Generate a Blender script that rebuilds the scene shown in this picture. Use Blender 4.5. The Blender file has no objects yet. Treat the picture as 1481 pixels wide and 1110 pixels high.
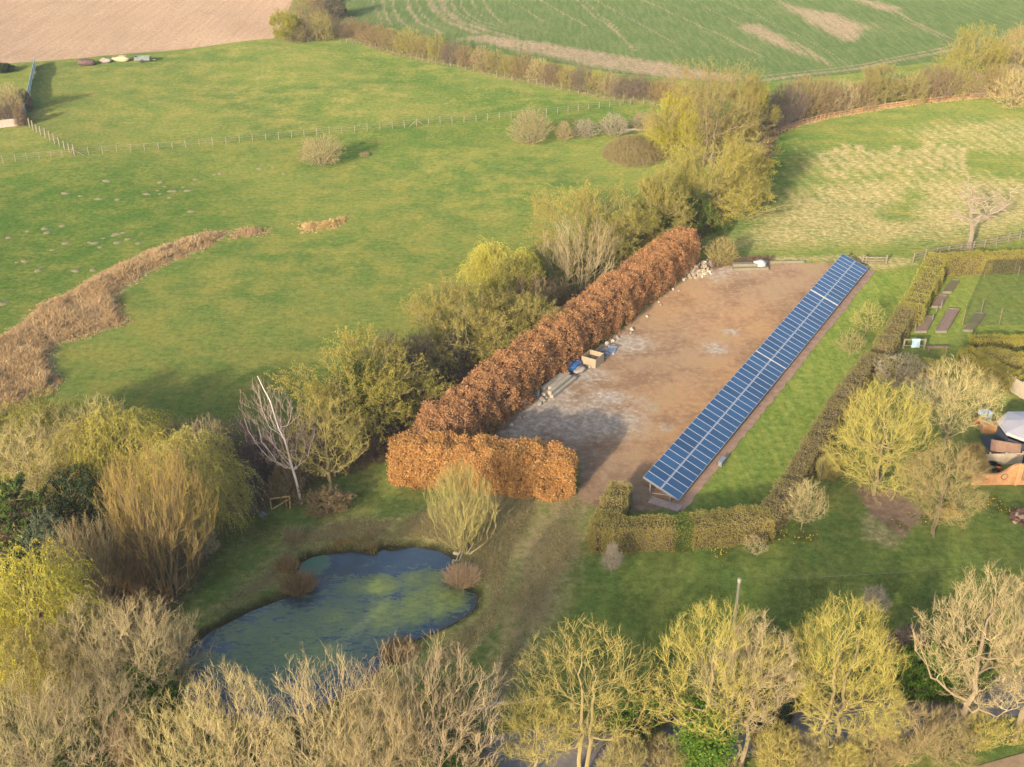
import bpy, math, random
import numpy as np
from mathutils import Vector

# ------------------------------------------------------------------ scene, camera
S = bpy.context.scene
COL = S.collection
F, PITCH, CH = 1650.0, math.radians(28.53), 52.57      # focal length in photo pixels, pitch below horizon, height
CX, CY = 740.5, 555.0
cam_d = bpy.data.cameras.new('camera'); cam = bpy.data.objects.new('camera', cam_d); COL.objects.link(cam)
cam.location = (0, 0, CH); cam.rotation_euler = (math.pi/2 - PITCH, 0, 0)
cam_d.sensor_width = 36; cam_d.lens = F/1481*36; cam_d.clip_start = .5; cam_d.clip_end = 6000
S.camera = cam
cP, sP = math.cos(PITCH), math.sin(PITCH)

def sst(e0, e1, x):
    t = np.clip((x-e0)/(e1-e0), 0, 1); return t*t*(3-2*t)

def flat(px, py, z=0.0):
    u = (px-CX)/F; v = (CY-py)/F
    d = (u, cP+v*sP, -sP+v*cP); t = (z-CH)/d[2]
    return (d[0]*t, d[1]*t)

def poly(pts, z=0.0): return np.array([flat(a, b, z) for a, b in pts])

def sdist(P, Q):
    """signed distance of points P (n,2) to polygon Q, positive inside"""
    n = len(P); best = np.full(n, 1e18); ins = np.zeros(n, bool)
    for i in range(len(Q)):
        a, b = Q[i-1], Q[i]; ab = b-a; ap = P-a
        t = np.clip((ap@ab)/(ab@ab+1e-12), 0, 1)
        dd = ((ap-t[:, None]*ab)**2).sum(1); best = np.minimum(best, dd)
        c = (a[1] > P[:, 1]) != (b[1] > P[:, 1])
        with np.errstate(divide='ignore', invalid='ignore'):
            xi = a[0]+(P[:, 1]-a[1])/(b[1]-a[1]+1e-18)*(b[0]-a[0])
        ins ^= c & (P[:, 0] < xi)
    return np.sqrt(best)*np.where(ins, 1, -1)

def ldist(P, Q):
    best = np.full(len(P), 1e18)
    for i in range(1, len(Q)):
        a, b = Q[i-1], Q[i]; ab = b-a; ap = P-a
        t = np.clip((ap@ab)/(ab@ab+1e-12), 0, 1)
        best = np.minimum(best, ((ap-t[:, None]*ab)**2).sum(1))
    return np.sqrt(best)

POND = poly([(468, 800), (510, 795), (540, 800), (552, 790), (566, 794), (600, 788), (640, 795), (660, 806), (656, 832), (668, 848), (697, 858), (692, 884),
             (660, 906), (612, 926), (575, 940), (560, 965), (520, 1000), (440, 1040), (380, 1050), (300, 1040), (232, 1010), (226, 985), (262, 942),
             (300, 912), (360, 882), (424, 858), (444, 848), (424, 832), (432, 812), (450, 803)], -.45)

def tz(x, y):
    x = np.asarray(x, float); y = np.asarray(y, float); sh = np.broadcast(x, y).shape
    x = np.broadcast_to(x, sh).ravel(); y = np.broadcast_to(y, sh).ravel()
    far = .25+.75*sst(110, 180, y)
    z = far*(.16*np.sin(x*.115+1.3)*np.sin(y*.083+.4)+.10*np.sin(x*.21+y*.13)+.07*np.sin(x*.05-y*.33+2))
    near = (x > -60) & (x < 25) & (y > 30) & (y < 90)
    if near.any():
        d = sdist(np.stack([x[near], y[near]], 1), POND)
        z[near] -= .95*sst(-.55, 1.2, d)
    return z.reshape(sh)
def tz1(x, y): return float(tz(np.array([x]), np.array([y]))[0])
def at(px, py):
    z = 0.0
    for _ in range(5):
        x, y = flat(px, py, z); z = tz1(x, y)
    return Vector((x, y, z))
def mpp(px, py):
    p = at(px, py); return math.sqrt(p.x**2+p.y**2+(p.z-CH)**2)/F
def hgt(px, yb, yt):
    p = at(px, yb); u = (px-CX)/F; v = (CY-yt)/F
    return CH+(-sP+v*cP)*(p.y/(cP+v*sP))-p.z

# ------------------------------------------------------------------ node helpers
def mat(name):
    m = bpy.data.materials.new(name); m.use_nodes = True; nt = m.node_tree; nt.nodes.clear()
    out = nt.nodes.new('ShaderNodeOutputMaterial'); return m, nt, out
class NT:
    def __init__(s, nt): s.t = nt
    def n(s, typ, props=None, **ins):
        nd = s.t.nodes.new('ShaderNode'+typ)
        for k, v in (props or {}).items(): setattr(nd, k, v)
        for k, v in ins.items():
            k = k.replace('_', ' ')
            s.put(nd, int(k[1:]) if k[0] == 'i' and k[1:].isdigit() else k, v)
        return nd
    def put(s, nd, k, v):
        sock = nd.inputs[k]
        if isinstance(v, bpy.types.Node): v = v.outputs[0]
        if isinstance(v, bpy.types.NodeSocket): s.t.links.new(v, sock)
        else:
            if isinstance(v, tuple) and len(v) == 3 and sock.type == 'RGBA': v = v+(1,)
            sock.default_value = v
    def math(s, op, a, b=0.0, c=None, clamp=False):
        nd = s.n('Math', dict(operation=op, use_clamp=clamp), i0=a, i1=b)
        if c is not None: s.put(nd, 2, c)
        return nd
    def mix(s, f, a, b, mode='MIX'):
        nd = s.n('Mix', dict(data_type='RGBA', blend_type=mode, clamp_factor=True))
        s.put(nd, 0, f); s.put(nd, 6, a); s.put(nd, 7, b); return nd.outputs[2]
    def noise(s, vec, scale, detail=4, rough=.55, dist=0.0):
        nd = s.n('TexNoise', None, Scale=scale, Detail=detail, Roughness=rough, Distortion=dist)
        if vec is not None: s.put(nd, 'Vector', vec)
        return nd.outputs[0]
    def rng(s, v, a, b, c=0.0, d=1.0, smooth=True):
        nd = s.n('MapRange', dict(interpolation_type='SMOOTHSTEP' if smooth else 'LINEAR', clamp=True))
        for i, q in enumerate((v, a, b, c, d)): s.put(nd, i, q)
        return nd.outputs[0]
    def attr(s, name): return s.n('Attribute', dict(attribute_name=name)).outputs['Fac']
    def pos(s): return s.n('NewGeometry').outputs['Position']
    def map(s, vec, rz=0, sc=(1, 1, 1)):
        m = s.n('Mapping', None, Scale=sc, Rotation=(0, 0, rz)); s.put(m, 'Vector', vec); return m.outputs[0]

def plant_mat(name, a, b, c=None, trans=0.0, rough=.85, scale=1.5):
    m, nt, out = mat(name); k = NT(nt)
    t = k.attr('tint'); col = k.mix(t, a, b)
    if c: col = k.mix(k.rng(t, .72, .9), col, c)
    r = k.n('ObjectInfo').outputs['Random']
    hs = k.n('HueSaturation', None, Hue=k.rng(r, 0, 1, .485, .515, False), Saturation=k.rng(r, 0, 1, .88, 1.08, False), Value=k.rng(r, 0, 1, .85, 1.15, False)); k.put(hs, 'Color', col)
    d = k.n('BsdfDiffuse', None, Roughness=rough); k.put(d, 'Color', hs)
    sh = d
    if trans:
        tr = k.n('BsdfTranslucent'); k.put(tr, 'Color', hs)
        sh = k.n('MixShader', None, Fac=trans); k.put(sh, 1, d); k.put(sh, 2, tr)
    nt.links.new(sh.outputs[0], out.inputs[0]); return m

def simple_mat(name, a, b=None, rough=.7, metal=0.0, scale=3.0, bump=.0, stretch=(1, 1, 1)):
    m, nt, out = mat(name); k = NT(nt)
    tc = k.n('TexCoord').outputs['Object']; v = k.map(tc, 0, stretch)
    nz = k.noise(v, scale, 6, .65)
    col = k.mix(k.rng(nz, .3, .7), a, b or tuple(x*.6 for x in a))
    p = k.n('BsdfPrincipled', None, Roughness=rough, Metallic=metal); k.put(p, 'Base Color', col)
    if bump:
        bp = k.n('Bump', None, Strength=bump, Distance=.05); k.put(bp, 'Height', nz); k.put(p, 'Normal', bp.outputs[0])
    nt.links.new(p.outputs[0], out.inputs[0]); return m

# ------------------------------------------------------------------ mesh builder
class MB:
    def __init__(s): s.v = []; s.q = []; s.m = []; s.t = []; s.n = 0
    def add(s, v, q, m=0, tint=.5):
        v = np.asarray(v, float).reshape(-1, 3); q = np.asarray(q, int).reshape(-1, 4)
        s.v.append(v); s.q.append(q+s.n); s.m.append(np.full(len(q), m)); s.n += len(v)
        s.t.append(np.broadcast_to(np.asarray(tint, float), (len(v),)))
    def tubes(s, pts, rad, n=3, m=0, tint=.5):
        if len(pts) == 0: return
        N, K, _ = pts.shape
        tan = np.gradient(pts, axis=1); tan /= np.linalg.norm(tan, axis=2, keepdims=True)+1e-9
        ref = np.where(np.abs(tan[..., 2:3]) > .85, np.array([1., 0, 0]), np.array([0, 0, 1.]))
        u = np.cross(tan, ref); u /= np.linalg.norm(u, axis=2, keepdims=True)+1e-9
        w = np.cross(tan, u)
        a = np.arange(n)*2*np.pi/n
        ring = pts[:, :, None]+rad[:, :, None, None]*(u[:, :, None]*np.cos(a)[:, None]+w[:, :, None]*np.sin(a)[:, None])
        base = (np.arange(N)*K*n)[:, None, None]+(np.arange(K-1)*n)[None, :, None]
        j = np.arange(n)[None, None, :]; j2 = (j+1) % n
        q = np.stack([base+j, base+j2, base+n+j2, base+n+j], -1).reshape(-1, 4)
        if np.ndim(tint): tint = np.repeat(tint, K*n)
        s.add(ring.reshape(-1, 3), q, m, tint)
    def leaves(s, rng, c, size, m=0, tint=.5, asp=.6, up=0.0, nrm=None):
        N = len(c)
        if N == 0: return
        nv = rng.normal(size=(N, 3)) if nrm is None else nrm+rng.normal(size=(N, 3))*.7
        nv[:, 2] += up; nv /= np.linalg.norm(nv, axis=1, keepdims=True)+1e-9
        r = rng.normal(size=(N, 3)); u = np.cross(nv, r); u /= np.linalg.norm(u, axis=1, keepdims=True)+1e-9
        w = np.cross(nv, u); sz = (size*rng.uniform(.6, 1.3, N))[:, None]
        u = u*sz*.5; w = w*sz*.5*asp
        v = np.stack([c-u, c-w*1.0+u*.1, c+u, c+w*1.0+u*.1], 1).reshape(-1, 3)
        q = np.arange(N*4).reshape(-1, 4)
        if np.ndim(tint): tint = np.repeat(tint, 4)
        s.add(v, q, m, tint)
    def box(s, lo, hi, m=0, R=None, o=(0, 0, 0), tint=.5):
        x0, y0, z0 = lo; x1, y1, z1 = hi
        v = np.array([(x0, y0, z0), (x1, y0, z0), (x1, y1, z0), (x0, y1, z0), (x0, y0, z1), (x1, y0, z1), (x1, y1, z1), (x0, y1, z1)], float)
        if R is not None: v = v@np.asarray(R).T
        v = v+np.asarray(o, float)
        s.add(v, [(0, 3, 2, 1), (4, 5, 6, 7), (0, 1, 5, 4), (1, 2, 6, 5), (2, 3, 7, 6), (3, 0, 4, 7)], m, tint)
    def mesh(s, name, mats, smooth=False):
        me = bpy.data.meshes.new(name)
        v = np.concatenate(s.v); q = np.concatenate(s.q)
        me.vertices.add(len(v)); me.vertices.foreach_set('co', v.ravel().astype(np.float32))
        me.loops.add(len(q)*4); me.loops.foreach_set('vertex_index', q.ravel().astype(np.int32))
        me.polygons.add(len(q)); me.polygons.foreach_set('loop_start', (np.arange(len(q))*4).astype(np.int32))
        me.polygons.foreach_set('material_index', np.concatenate(s.m).astype(np.int32))
        me.polygons.foreach_set('use_smooth', np.full(len(q), smooth))
        a = me.attributes.new('tint', 'FLOAT', 'POINT'); a.data.foreach_set('value', np.concatenate(s.t).astype(np.float32))
        for m in mats: me.materials.append(m)
        me.update(calc_edges=True); me.validate(); return me
    def build(s, name, mats, parent=None, loc=None, smooth=False):
        o = bpy.data.objects.new(name, s.mesh(name, mats if isinstance(mats, (list, tuple)) else [mats], smooth))
        COL.objects.link(o)
        if parent: o.parent = parent
        if loc is not None: o.location = loc
        return o

def rotz(a): c, s = math.cos(a), math.sin(a); return np.array([[c, -s, 0], [s, c, 0], [0, 0, 1]])
def rotx(a): c, s = math.cos(a), math.sin(a); return np.array([[1, 0, 0], [0, c, -s], [0, s, c]])

def tag(o, label=None, cat=None, group=None, kind=None):
    if label: o['label'] = label
    if cat: o['category'] = cat
    if group: o['group'] = group
    if kind: o['kind'] = kind
    return o
def thing(name, label, cat, loc=(0, 0, 0), rz=0.0, group=None):
    o = bpy.data.objects.new(name, None); COL.objects.link(o); o.location = loc; o.rotation_euler = (0, 0, rz)
    o.empty_display_size = .2
    return tag(o, label, cat, group)
def dup(root, loc, rz, label, scale=(1, 1, 1), group=None):
    r = root.copy(); COL.objects.link(r); r.location = loc; r.rotation_euler = (0, 0, rz); r.scale = scale
    r['label'] = label
    if group: r['group'] = group
    for ch in list(root.children):
        c = ch.copy(); COL.objects.link(c); c.parent = r
        for g in list(ch.children):
            d = g.copy(); COL.objects.link(d); d.parent = c
    return r

# ------------------------------------------------------------------ world, sun
SUN_EL, SUN_AZ = math.radians(17.5), math.radians(208)
w = bpy.data.worlds.new('World'); S.world = w; w.use_nodes = True; nt = w.node_tree
bg = nt.nodes.get('Background') or nt.nodes.new('ShaderNodeBackground')
sky = nt.nodes.new('ShaderNodeTexSky'); sky.sky_type = 'NISHITA'; sky.sun_disc = False
sky.sun_elevation = SUN_EL; sky.sun_rotation = SUN_AZ; sky.air_density = 1.0; sky.dust_density = 2.2; sky.ozone_density = 1.0
nt.links.new(sky.outputs[0], bg.inputs[0]); bg.inputs[1].default_value = .15
sd_ = bpy.data.lights.new('sun', 'SUN'); sd_.energy = 2.6; sd_.angle = math.radians(1.5); sd_.color = (1, .86, .65)
sun = bpy.data.objects.new('sun', sd_); COL.objects.link(sun); sun.location = (-60, -80, 120)
dv = Vector((math.sin(SUN_AZ)*math.cos(SUN_EL), math.cos(SUN_AZ)*math.cos(SUN_EL), math.sin(SUN_EL)))
sun.rotation_euler = dv.to_track_quat('Z', 'Y').to_euler()
S.view_settings.view_transform = 'Standard'; S.view_settings.look = 'None'; S.view_settings.gamma = 1; S.view_settings.exposure = 1.6
S.cycles.max_bounces = 5; S.cycles.diffuse_bounces = 2; S.cycles.transparent_max_bounces = 12

# ------------------------------------------------------------------ ground
PLOUGH = poly([(-700, 118), (0, 94), (150, 81), (270, 70), (396, 56), (408, 30), (424, 0), (450, -60), (470, -120), (-900, -120)])
CROP = poly([(486, 30), (560, 40), (650, 62), (760, 85), (900, 108), (1000, 118), (1092, 122), (1180, 112), (1240, 106), (1310, 95), (1390, 80), (1481, 62), (1900, 30), (1700, -120), (520, -120), (492, -30)])
STUB = poly([(1020, 362), (1080, 300), (1108, 250), (1118, 205), (1165, 178), (1230, 163), (1330, 149), (1420, 141), (1700, 150), (1700, 320), (1481, 345), (1380, 366), (1290, 366), (1060, 366)])
YARD = poly([(700, 634), (760, 586), (830, 530), (880, 490), (1000, 394), (1040, 386), (1100, 383), (1205, 380), (1255, 392), (1120, 560), (985, 735), (915, 740), (880, 735), (850, 720), (838, 680), (836, 655), (720, 642)])
LAWN = poly([(992, 738), (1260, 396), (1335, 388), (1305, 450), (1250, 515), (1108, 742), (1000, 752)])
TRACK = poly([(790, 712), (860, 690), (880, 740), (855, 800), (810, 900), (760, 1000), (735, 1110), (660, 1110), (690, 980), (715, 900), (740, 800)])
VEG = poly([(1368, 398), (1560, 390), (1560, 484), (1312, 512), (1320, 480)])
BANK1 = poly([(600, 745), (690, 700), (790, 715), (750, 800), (725, 900), (655, 970), (585, 975), (690, 895), (702, 855), (664, 800), (600, 780), (540, 785)])
BANK2 = poly([(430, 760), (520, 745), (600, 745), (560, 790), (440, 795), (410, 850), (290, 905), (262, 915), (390, 810)])
LUSH1 = poly([(-200, 255), (150, 240), (300, 250), (340, 330), (190, 372), (70, 440), (-200, 500)])
LUSH2 = poly([(480, 62), (620, 105), (780, 135), (960, 160), (930, 190), (760, 200), (560, 230), (420, 250), (520, 180), (680, 170), (500, 90)])
SHADED_GRASS = poly([(880, 800), (1110, 790), (1240, 760), (1481, 720), (1700, 760), (1700, 990), (1000, 1050), (780, 1060)])  # garden grass with tree shade put into its colour
TREE_SHADE = poly([(1108, 250), (1118, 205), (1150, 200), (1120, 290), (1075, 330)])  # shadow of the tree line painted on the pasture
DRYA = poly([(1030, 362), (1110, 300), (1160, 270), (1165, 220), (1340, 215), (1400, 250), (1600, 270), (1600, 325), (1350, 352), (1100, 362)])
DRYB = poly([(1290, 190), (1400, 172), (1600, 170), (1600, 215), (1460, 225), (1360, 220)])
GAP = poly([(1270, 312), (1322, 272), (1336, 280), (1316, 300), (1330, 316), (1290, 320)])
PADDOCK = poly([(-100, 215), (110, 222), (400, 200), (700, 172), (880, 150), (700, 100), (520, 66), (400, 60), (150, 82), (60, 90)])
SOILBED = poly([(1225, 695), (1300, 705), (1345, 745), (1310, 785), (1250, 745)])
DRYC = poly([(1236, 740), (1270, 738), (1310, 785), (1290, 795), (1250, 780)])
STRIP = poly([(1010, 380), (1060, 372), (1205, 368), (1320, 372), (1330, 384), (1260, 392), (1200, 381), (1060, 388)])
BNK3 = poly([(330, 745), (440, 735), (540, 690), (600, 740), (520, 745), (430, 762), (390, 800), (262, 905), (225, 900), (250, 840)])
REEDS = poly([(-60, 640), (-60, 500), (0, 488), (60, 438), (88, 428), (150, 392), (215, 362), (300, 334), (336, 333), (322, 346), (270, 372), (215, 395), (168, 430), (186, 466), (150, 480), (85, 500), (78, 520), (88, 556), (40, 592)])
BARE_P = [poly(q) for q in ([(1059, 41), (1069, 30), (1106, 34), (1150, 60), (1192, 88), (1188, 92), (1150, 80), (1105, 63)],
          [(1105, -4), (1170, 12), (1218, 20), (1262, 41), (1250, 57), (1218, 64), (1170, 38)],
          [(1215, -4), (1268, 1), (1312, 12), (1300, 20), (1262, 14)], [(1243, 25), (1262, 30), (1296, 50), (1270, 44)],
          [(700, 48), (760, 58), (870, 72), (990, 92), (1090, 112), (1060, 122), (960, 116), (860, 100), (780, 84), (700, 66), (650, 56)])]
BARE_L = [(poly(q), wd) for q, wd in (
    ([(540, -10), (541, 8), (548, 24), (552, 34)], .6), ([(554, -10), (554, 8), (560, 26), (566, 36)], .7), ([(567, -10), (568, 12), (580, 32), (600, 44)], .7), ([(589, -10), (592, 15), (607, 34), (640, 48)], .9),
    ([(600, -10), (608, 20), (630, 38)], .5), ([(616, -10), (629, 17), (650, 34), (690, 48)], 1.6), ([(634, -10), (645, 17), (668, 34), (743, 56)], 1.7),
    ([(648, -10), (660, 17), (690, 36), (760, 52)], .6), ([(661, -10), (672, 17), (692, 30), (730, 42)], .6), ([(678, -10), (690, 17), (706, 29)], .5), ([(696, -10), (706, 14), (730, 36)], .6), ([(728, -10), (738, 2), (786, 29)], .6),
    ([(765, -10), (815, 20), (848, 38)], .7), ([(826, -10), (862, 27), (889, 44), (918, 72)], .7), ([(834, -10), (872, 27), (897, 44)], .5),
    ([(845, -10), (909, 27), (975, 62)], .6), ([(905, -10), (981, 24), (1035, 47), (1106, 84)], .7), ([(980, -10), (1060, 30), (1130, 62)], .5), ([(1010, -10), (1090, 18), (1180, 66), (1225, 92)], .4),
    ([(1092, 119), (1184, 106), (1245, 99), (1319, 82), (1385, 70)], 1.2), ([(1092, 113), (1184, 101), (1250, 93), (1319, 77), (1385, 66)], .6),
    ([(1224, -8), (1300, 20), (1345, 42), (1385, 60)], .9), ([(1210, -8), (1290, 20), (1335, 42), (1380, 64)], .6), ([(1150, 62), (1192, 88), (1200, 95)], .9))]
PALE = [(flat(*c), r) for c, r in (((800, 590), 6.5), ((880, 578), 2.2), ((905, 497), 3.5), ((870, 508), 2.2), ((845, 545), 3), ((760, 610), 5), ((850, 600), 6), ((1035, 505), 1.6), ((1060, 480), 1.2), ((965, 618), .8), ((1030, 388), 4), ((760, 700), 2))]
RUST = [(flat(*c), r) for c, r in (((1020, 590), 7), ((1080, 470), 6), ((1000, 640), 6), ((960, 430), 7), ((1060, 540), 4))]
SWZ = poly([(1180, 208), (1400, 205), (1410, 262), (1180, 265)])
_r = random.Random(8)
SWATH = [(poly([(1194+i*17+_r.uniform(-4, 4), 212+_r.uniform(-6, 12)), (1192+i*16.5+_r.uniform(-4, 4), 225), (1200+i*16+_r.uniform(-4, 4), 238), (1204+i*16+_r.uniform(-4, 4), 258-_r.uniform(0, 14))]), _r.uniform(.7, 1.1)) for i in range(13)]
PLANE_AZ = math.radians(30.6)

def ground_attrs(x, y):
    P = np.stack([x, y], 1); n = len(x); A = {}
    def sm(Q, e=1.0, a=1.0, sel=None):
        r = np.zeros(n); lo, hi = Q.min(0)-6, Q.max(0)+6
        s_ = (x > lo[0]) & (x < hi[0]) & (y > lo[1]) & (y < hi[1])
        if s_.any(): r[s_] = a*sst(-e, e, sdist(P[s_], Q))
        return r
    def blob(L, a=1.0):
        r = np.zeros(n)
        for (cx, cy), rr in L: r = np.maximum(r, a*np.exp(-(((x-cx)**2+(y-cy)**2)/(rr*rr))))
        return r
    pl = sm(PLOUGH, .8); cr = sm(CROP, .8)
    yard = sm(YARD, 1.1)
    A['plough'] = pl; A['crop'] = cr
    bare = np.zeros(n)
    m = cr > .01
    if m.any():
        b = np.zeros(m.sum()); Pm = P[m]
        for Q in BARE_P: b = np.maximum(b, .72*sst(-3, 4, sdist(Pm, Q)))
        for Q, wd in BARE_L: b = np.maximum(b, .60*(1-sst(wd*.3, wd*1.3, ldist(Pm, Q))))
        bare[m] = b
    A['bare'] = bare
    tr = sm(TRACK, 2.0)
    A['soil'] = np.clip(yard+.45*tr+.75*sm(SOILBED, 1.5)+.25*sm(BANK1, 2), 0, 1)
    A['pale'] = yard*np.clip(blob(PALE, .9), 0, 1)
    A['rust'] = yard*np.clip(blob(RUST, .9), 0, 1)
    st = sm(STUB, 1.0)
    dry = np.maximum.reduce([.74*sm(DRYA, 6), .55*sm(DRYB, 5), .6*tr, .85*sm(BANK1, 2.5), .75*sm(BANK2, 3), .34*sm(BNK3, 3), .7*sm(STRIP, 1), .7*sm(DRYC, 1), .18*sm(PADDOCK, 6), .9*sm(REEDS, 1)])
    sw = np.zeros(n); m2 = (st > .01)
    if m2.any():
        for Q, wd in SWATH: sw[m2] = np.maximum(sw[m2], 1-sst(wd*.4, wd*1.3, ldist(P[m2], Q)))
    dry = dry*(1-.45*sm(SWZ, 3))+sw*.9*(1-dry)
    A['dry'] = np.clip(dry-.6*sm(GAP, 2.5), 0, 1)*(1-yard)
    A['rows'] = st
    lawn = np.maximum.reduce([sm(LAWN, .8), .75*sm(VEG, .8), .45*sm(SHADED_GRASS, 4)])  # garden grass is not mown, only brightened against the tree shadows
    A['mown'] = lawn*(1-yard)
    A['lush_shade'] = np.maximum.reduce([.75*sm(LUSH1, 12), .6*sm(LUSH2, 5), .25*sm(SHADED_GRASS, 5), .9*sm(TREE_SHADE, 4)])  # meadow greens, then two areas of painted tree shade
    wet = np.zeros(n); near = (x > -60) & (x < 25) & (y > 30) & (y < 90)
    if near.any(): wet[near] = sst(-.5, .15, sdist(P[near], POND))
    A['wet'] = wet
    return A

def ground_material():
    m, nt, out = mat('ground_cover'); k = NT(nt); p = k.pos()
    nA = k.noise(p, .035, 4, .6); nB = k.noise(p, .22, 6, .65); nC = k.noise(p, 1.6, 6, .7); nF = k.noise(p, 9, 4, .75)
    sv = k.map(p, math.radians(-62), (.25, 1.3, 1)); nS = k.noise(sv, 1.3, 5, .7)
    def mask(name, w=.7, nz=None):
        return k.rng(k.math('ADD', k.attr(name), k.math('MULTIPLY', k.math('SUBTRACT', nz or nBC, .5), w)), .36, .64)
    nBC = k.math('ADD', k.math('MULTIPLY', nB, .5), k.math('MULTIPLY', nC, .5))
    g = k.mix(k.rng(nA, .35, .68), (.062, .100, .023), (.106, .130, .031))
    g = k.mix(k.rng(nB, .38, .66), g, (.138, .138, .034))
    g = k.mix(k.math('MULTIPLY', k.rng(nS, .45, .75), .42), g, (.150, .135, .045))
    g = k.mix(k.math('MULTIPLY', k.rng(nS, .5, .2), .55), g, (.038, .078, .016))
    lush_shade = k.attr('lush_shade')
    g = k.mix(k.math('MULTIPLY', lush_shade, k.rng(nBC, .75, .3, .25, 1)), g, (.034, .080, .014))
    # mown lawn: bright with mowing streaks along the array
    lv = k.map(p, -PLANE_AZ*-1, (1, .12, 1)); nL = k.noise(lv, 1.4, 4, .6)
    lw = k.mix(k.rng(nL, .38, .62), (.088, .128, .024), (.128, .152, .032))
    lw = k.mix(k.math('MULTIPLY', k.rng(nC, .5, .72), .6), lw, (.165, .16, .05))
    g = k.mix(k.attr('mown'), g, lw)
    # dry straw with cutting rows in the stubble field
    rv = k.map(p, math.radians(-8), (1, 1, 1))
    wv = k.n('TexWave', dict(wave_type='BANDS', bands_direction='X', wave_profile='SIN'), Scale=.16, Distortion=5.0, Detail=3.0, Detail_Scale=.6); k.put(wv, 'Vector', rv)
    wv2 = k.n('TexWave', dict(wave_type='BANDS', bands_direction='Y', wave_profile='SIN'), Scale=.55, Distortion=9.0, Detail=3.0, Detail_Scale=.5); k.put(wv2, 'Vector', rv)
    yy = k.n('SeparateXYZ'); k.put(yy, 0, p)
    sel = k.rng(yy.outputs[1], 142, 152)
    rows = k.mix(sel, wv2.outputs[1], wv.outputs[1])
    dm = k.math('ADD', k.attr('dry'), k.math('MULTIPLY', k.math('MULTIPLY', k.math('SUBTRACT', rows, .5), .30), k.attr('rows')))
    dm = k.rng(k.math('ADD', dm, k.math('MULTIPLY', k.math('SUBTRACT', nBC, .5), 1.5)), .12, 1.0)
    straw = k.mix(k.rng(nC, .35, .7), (.20, .160, .070), (.28, .23, .12))
    g = k.mix(k.math('MULTIPLY', dm, .85), g, straw)
    # bare soil of the yard and the track
    so = k.mix(k.rng(nB, .35, .65), (.148, .095, .060), (.220, .148, .096))
    so = k.mix(k.rng(nC, .52, .75), so, (.255, .188, .128))
    so = k.mix(k.math('MULTIPLY', k.attr('rust'), k.rng(nBC, .4, .6, .3, .9)), so, (.27, .155, .075))
    so = k.mix(k.rng(nBC, .54, .62, 0, .6), so, (.125, .125, .045))
    pm = k.rng(k.math('ADD', k.attr('pale'), k.math('MULTIPLY', k.math('SUBTRACT', k.math('ADD', k.math('MULTIPLY', nB, .75), k.math('MULTIPLY', nC, .25)), .5), 2.2)), .28, .95)
    so = k.mix(pm, so, k.mix(k.rng(nC, .4, .65), (.20, .16, .125), (.275, .24, .20)))
    g = k.mix(mask('soil', 1.1), g, so)
    # winter crop with bare strips
    cv = k.map(p, math.radians(35), (1, .1, 1)); nCr = k.noise(cv, 1.2, 4, .6)
    cc = k.mix(k.rng(nCr, .35, .68), (.050, .078, .026), (.078, .100, .038))
    cc = k.mix(k.rng(nA, .5, .75, 0, .5), cc, (.11, .115, .05))
    soil2 = k.mix(k.rng(nC, .35, .65), (.165, .120, .082), (.215, .160, .110))
    bm = k.rng(k.math('ADD', k.attr('bare'), k.math('MULTIPLY', k.math('SUBTRACT', k.math('ADD', k.math('MULTIPLY', nCr, .6), k.math('MULTIPLY', nB, .4)), .5), 1.1)), .22, .95)
    g = k.mix(mask('crop', .5), g, k.mix(bm, cc, soil2))
    # ploughed field with fine drill lines
    pv = k.map(p, math.radians(18), (1, .03, 1)); nP = k.noise(pv, .9, 5, .7)
    pc = k.mix(k.rng(nP, .3, .7), (.205, .138, .092), (.255, .178, .120))
    pc = k.mix(k.rng(nA, .4, .7, 0, .5), pc, (.265, .195, .130))
    g = k.mix(mask('plough', .4), g, pc)
    g = k.mix(k.math('MULTIPLY', k.attr('wet'), .92), g, (.018, .016, .010))
    g = k.mix(k.rng(nF, .25, .75, .0, .55), k.mix(.55, g, (0, 0, 0), 'MIX'), g) if False else g
    fine = k.math('MULTIPLY', k.rng(nF, .28, .72, .70, 1.30, False), k.math('MULTIPLY', k.rng(nC, .28, .72, .66, 1.34, False), k.rng(k.noise(p, .75, 3, .8), .58, .72, 1.0, .80)))
    fine = k.math('ADD', k.math('MULTIPLY', fine, k.math('SUBTRACT', 1.0, k.math('MULTIPLY', k.attr('soil'), .55))), k.math('MULTIPLY', k.attr('soil'), .55))
    g2 = k.n('VectorMath', dict(operation='SCALE')); k.put(g2, 0, g); k.put(g2, 'Scale', fine)
    d = k.n('BsdfDiffuse', None, Roughness=.9); k.put(d, 'Color', g2.outputs[0])
    bp = k.n('Bump', None, Strength=.55, Distance=.12); k.put(bp, 'Height', k.math('ADD', k.math('MULTIPLY', nF, .5), nC)); k.put(d, 'Normal', bp.outputs[0])
    nt.links.new(d.outputs[0], out.inputs[0]); return m
GROUND = ground_material()

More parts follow.
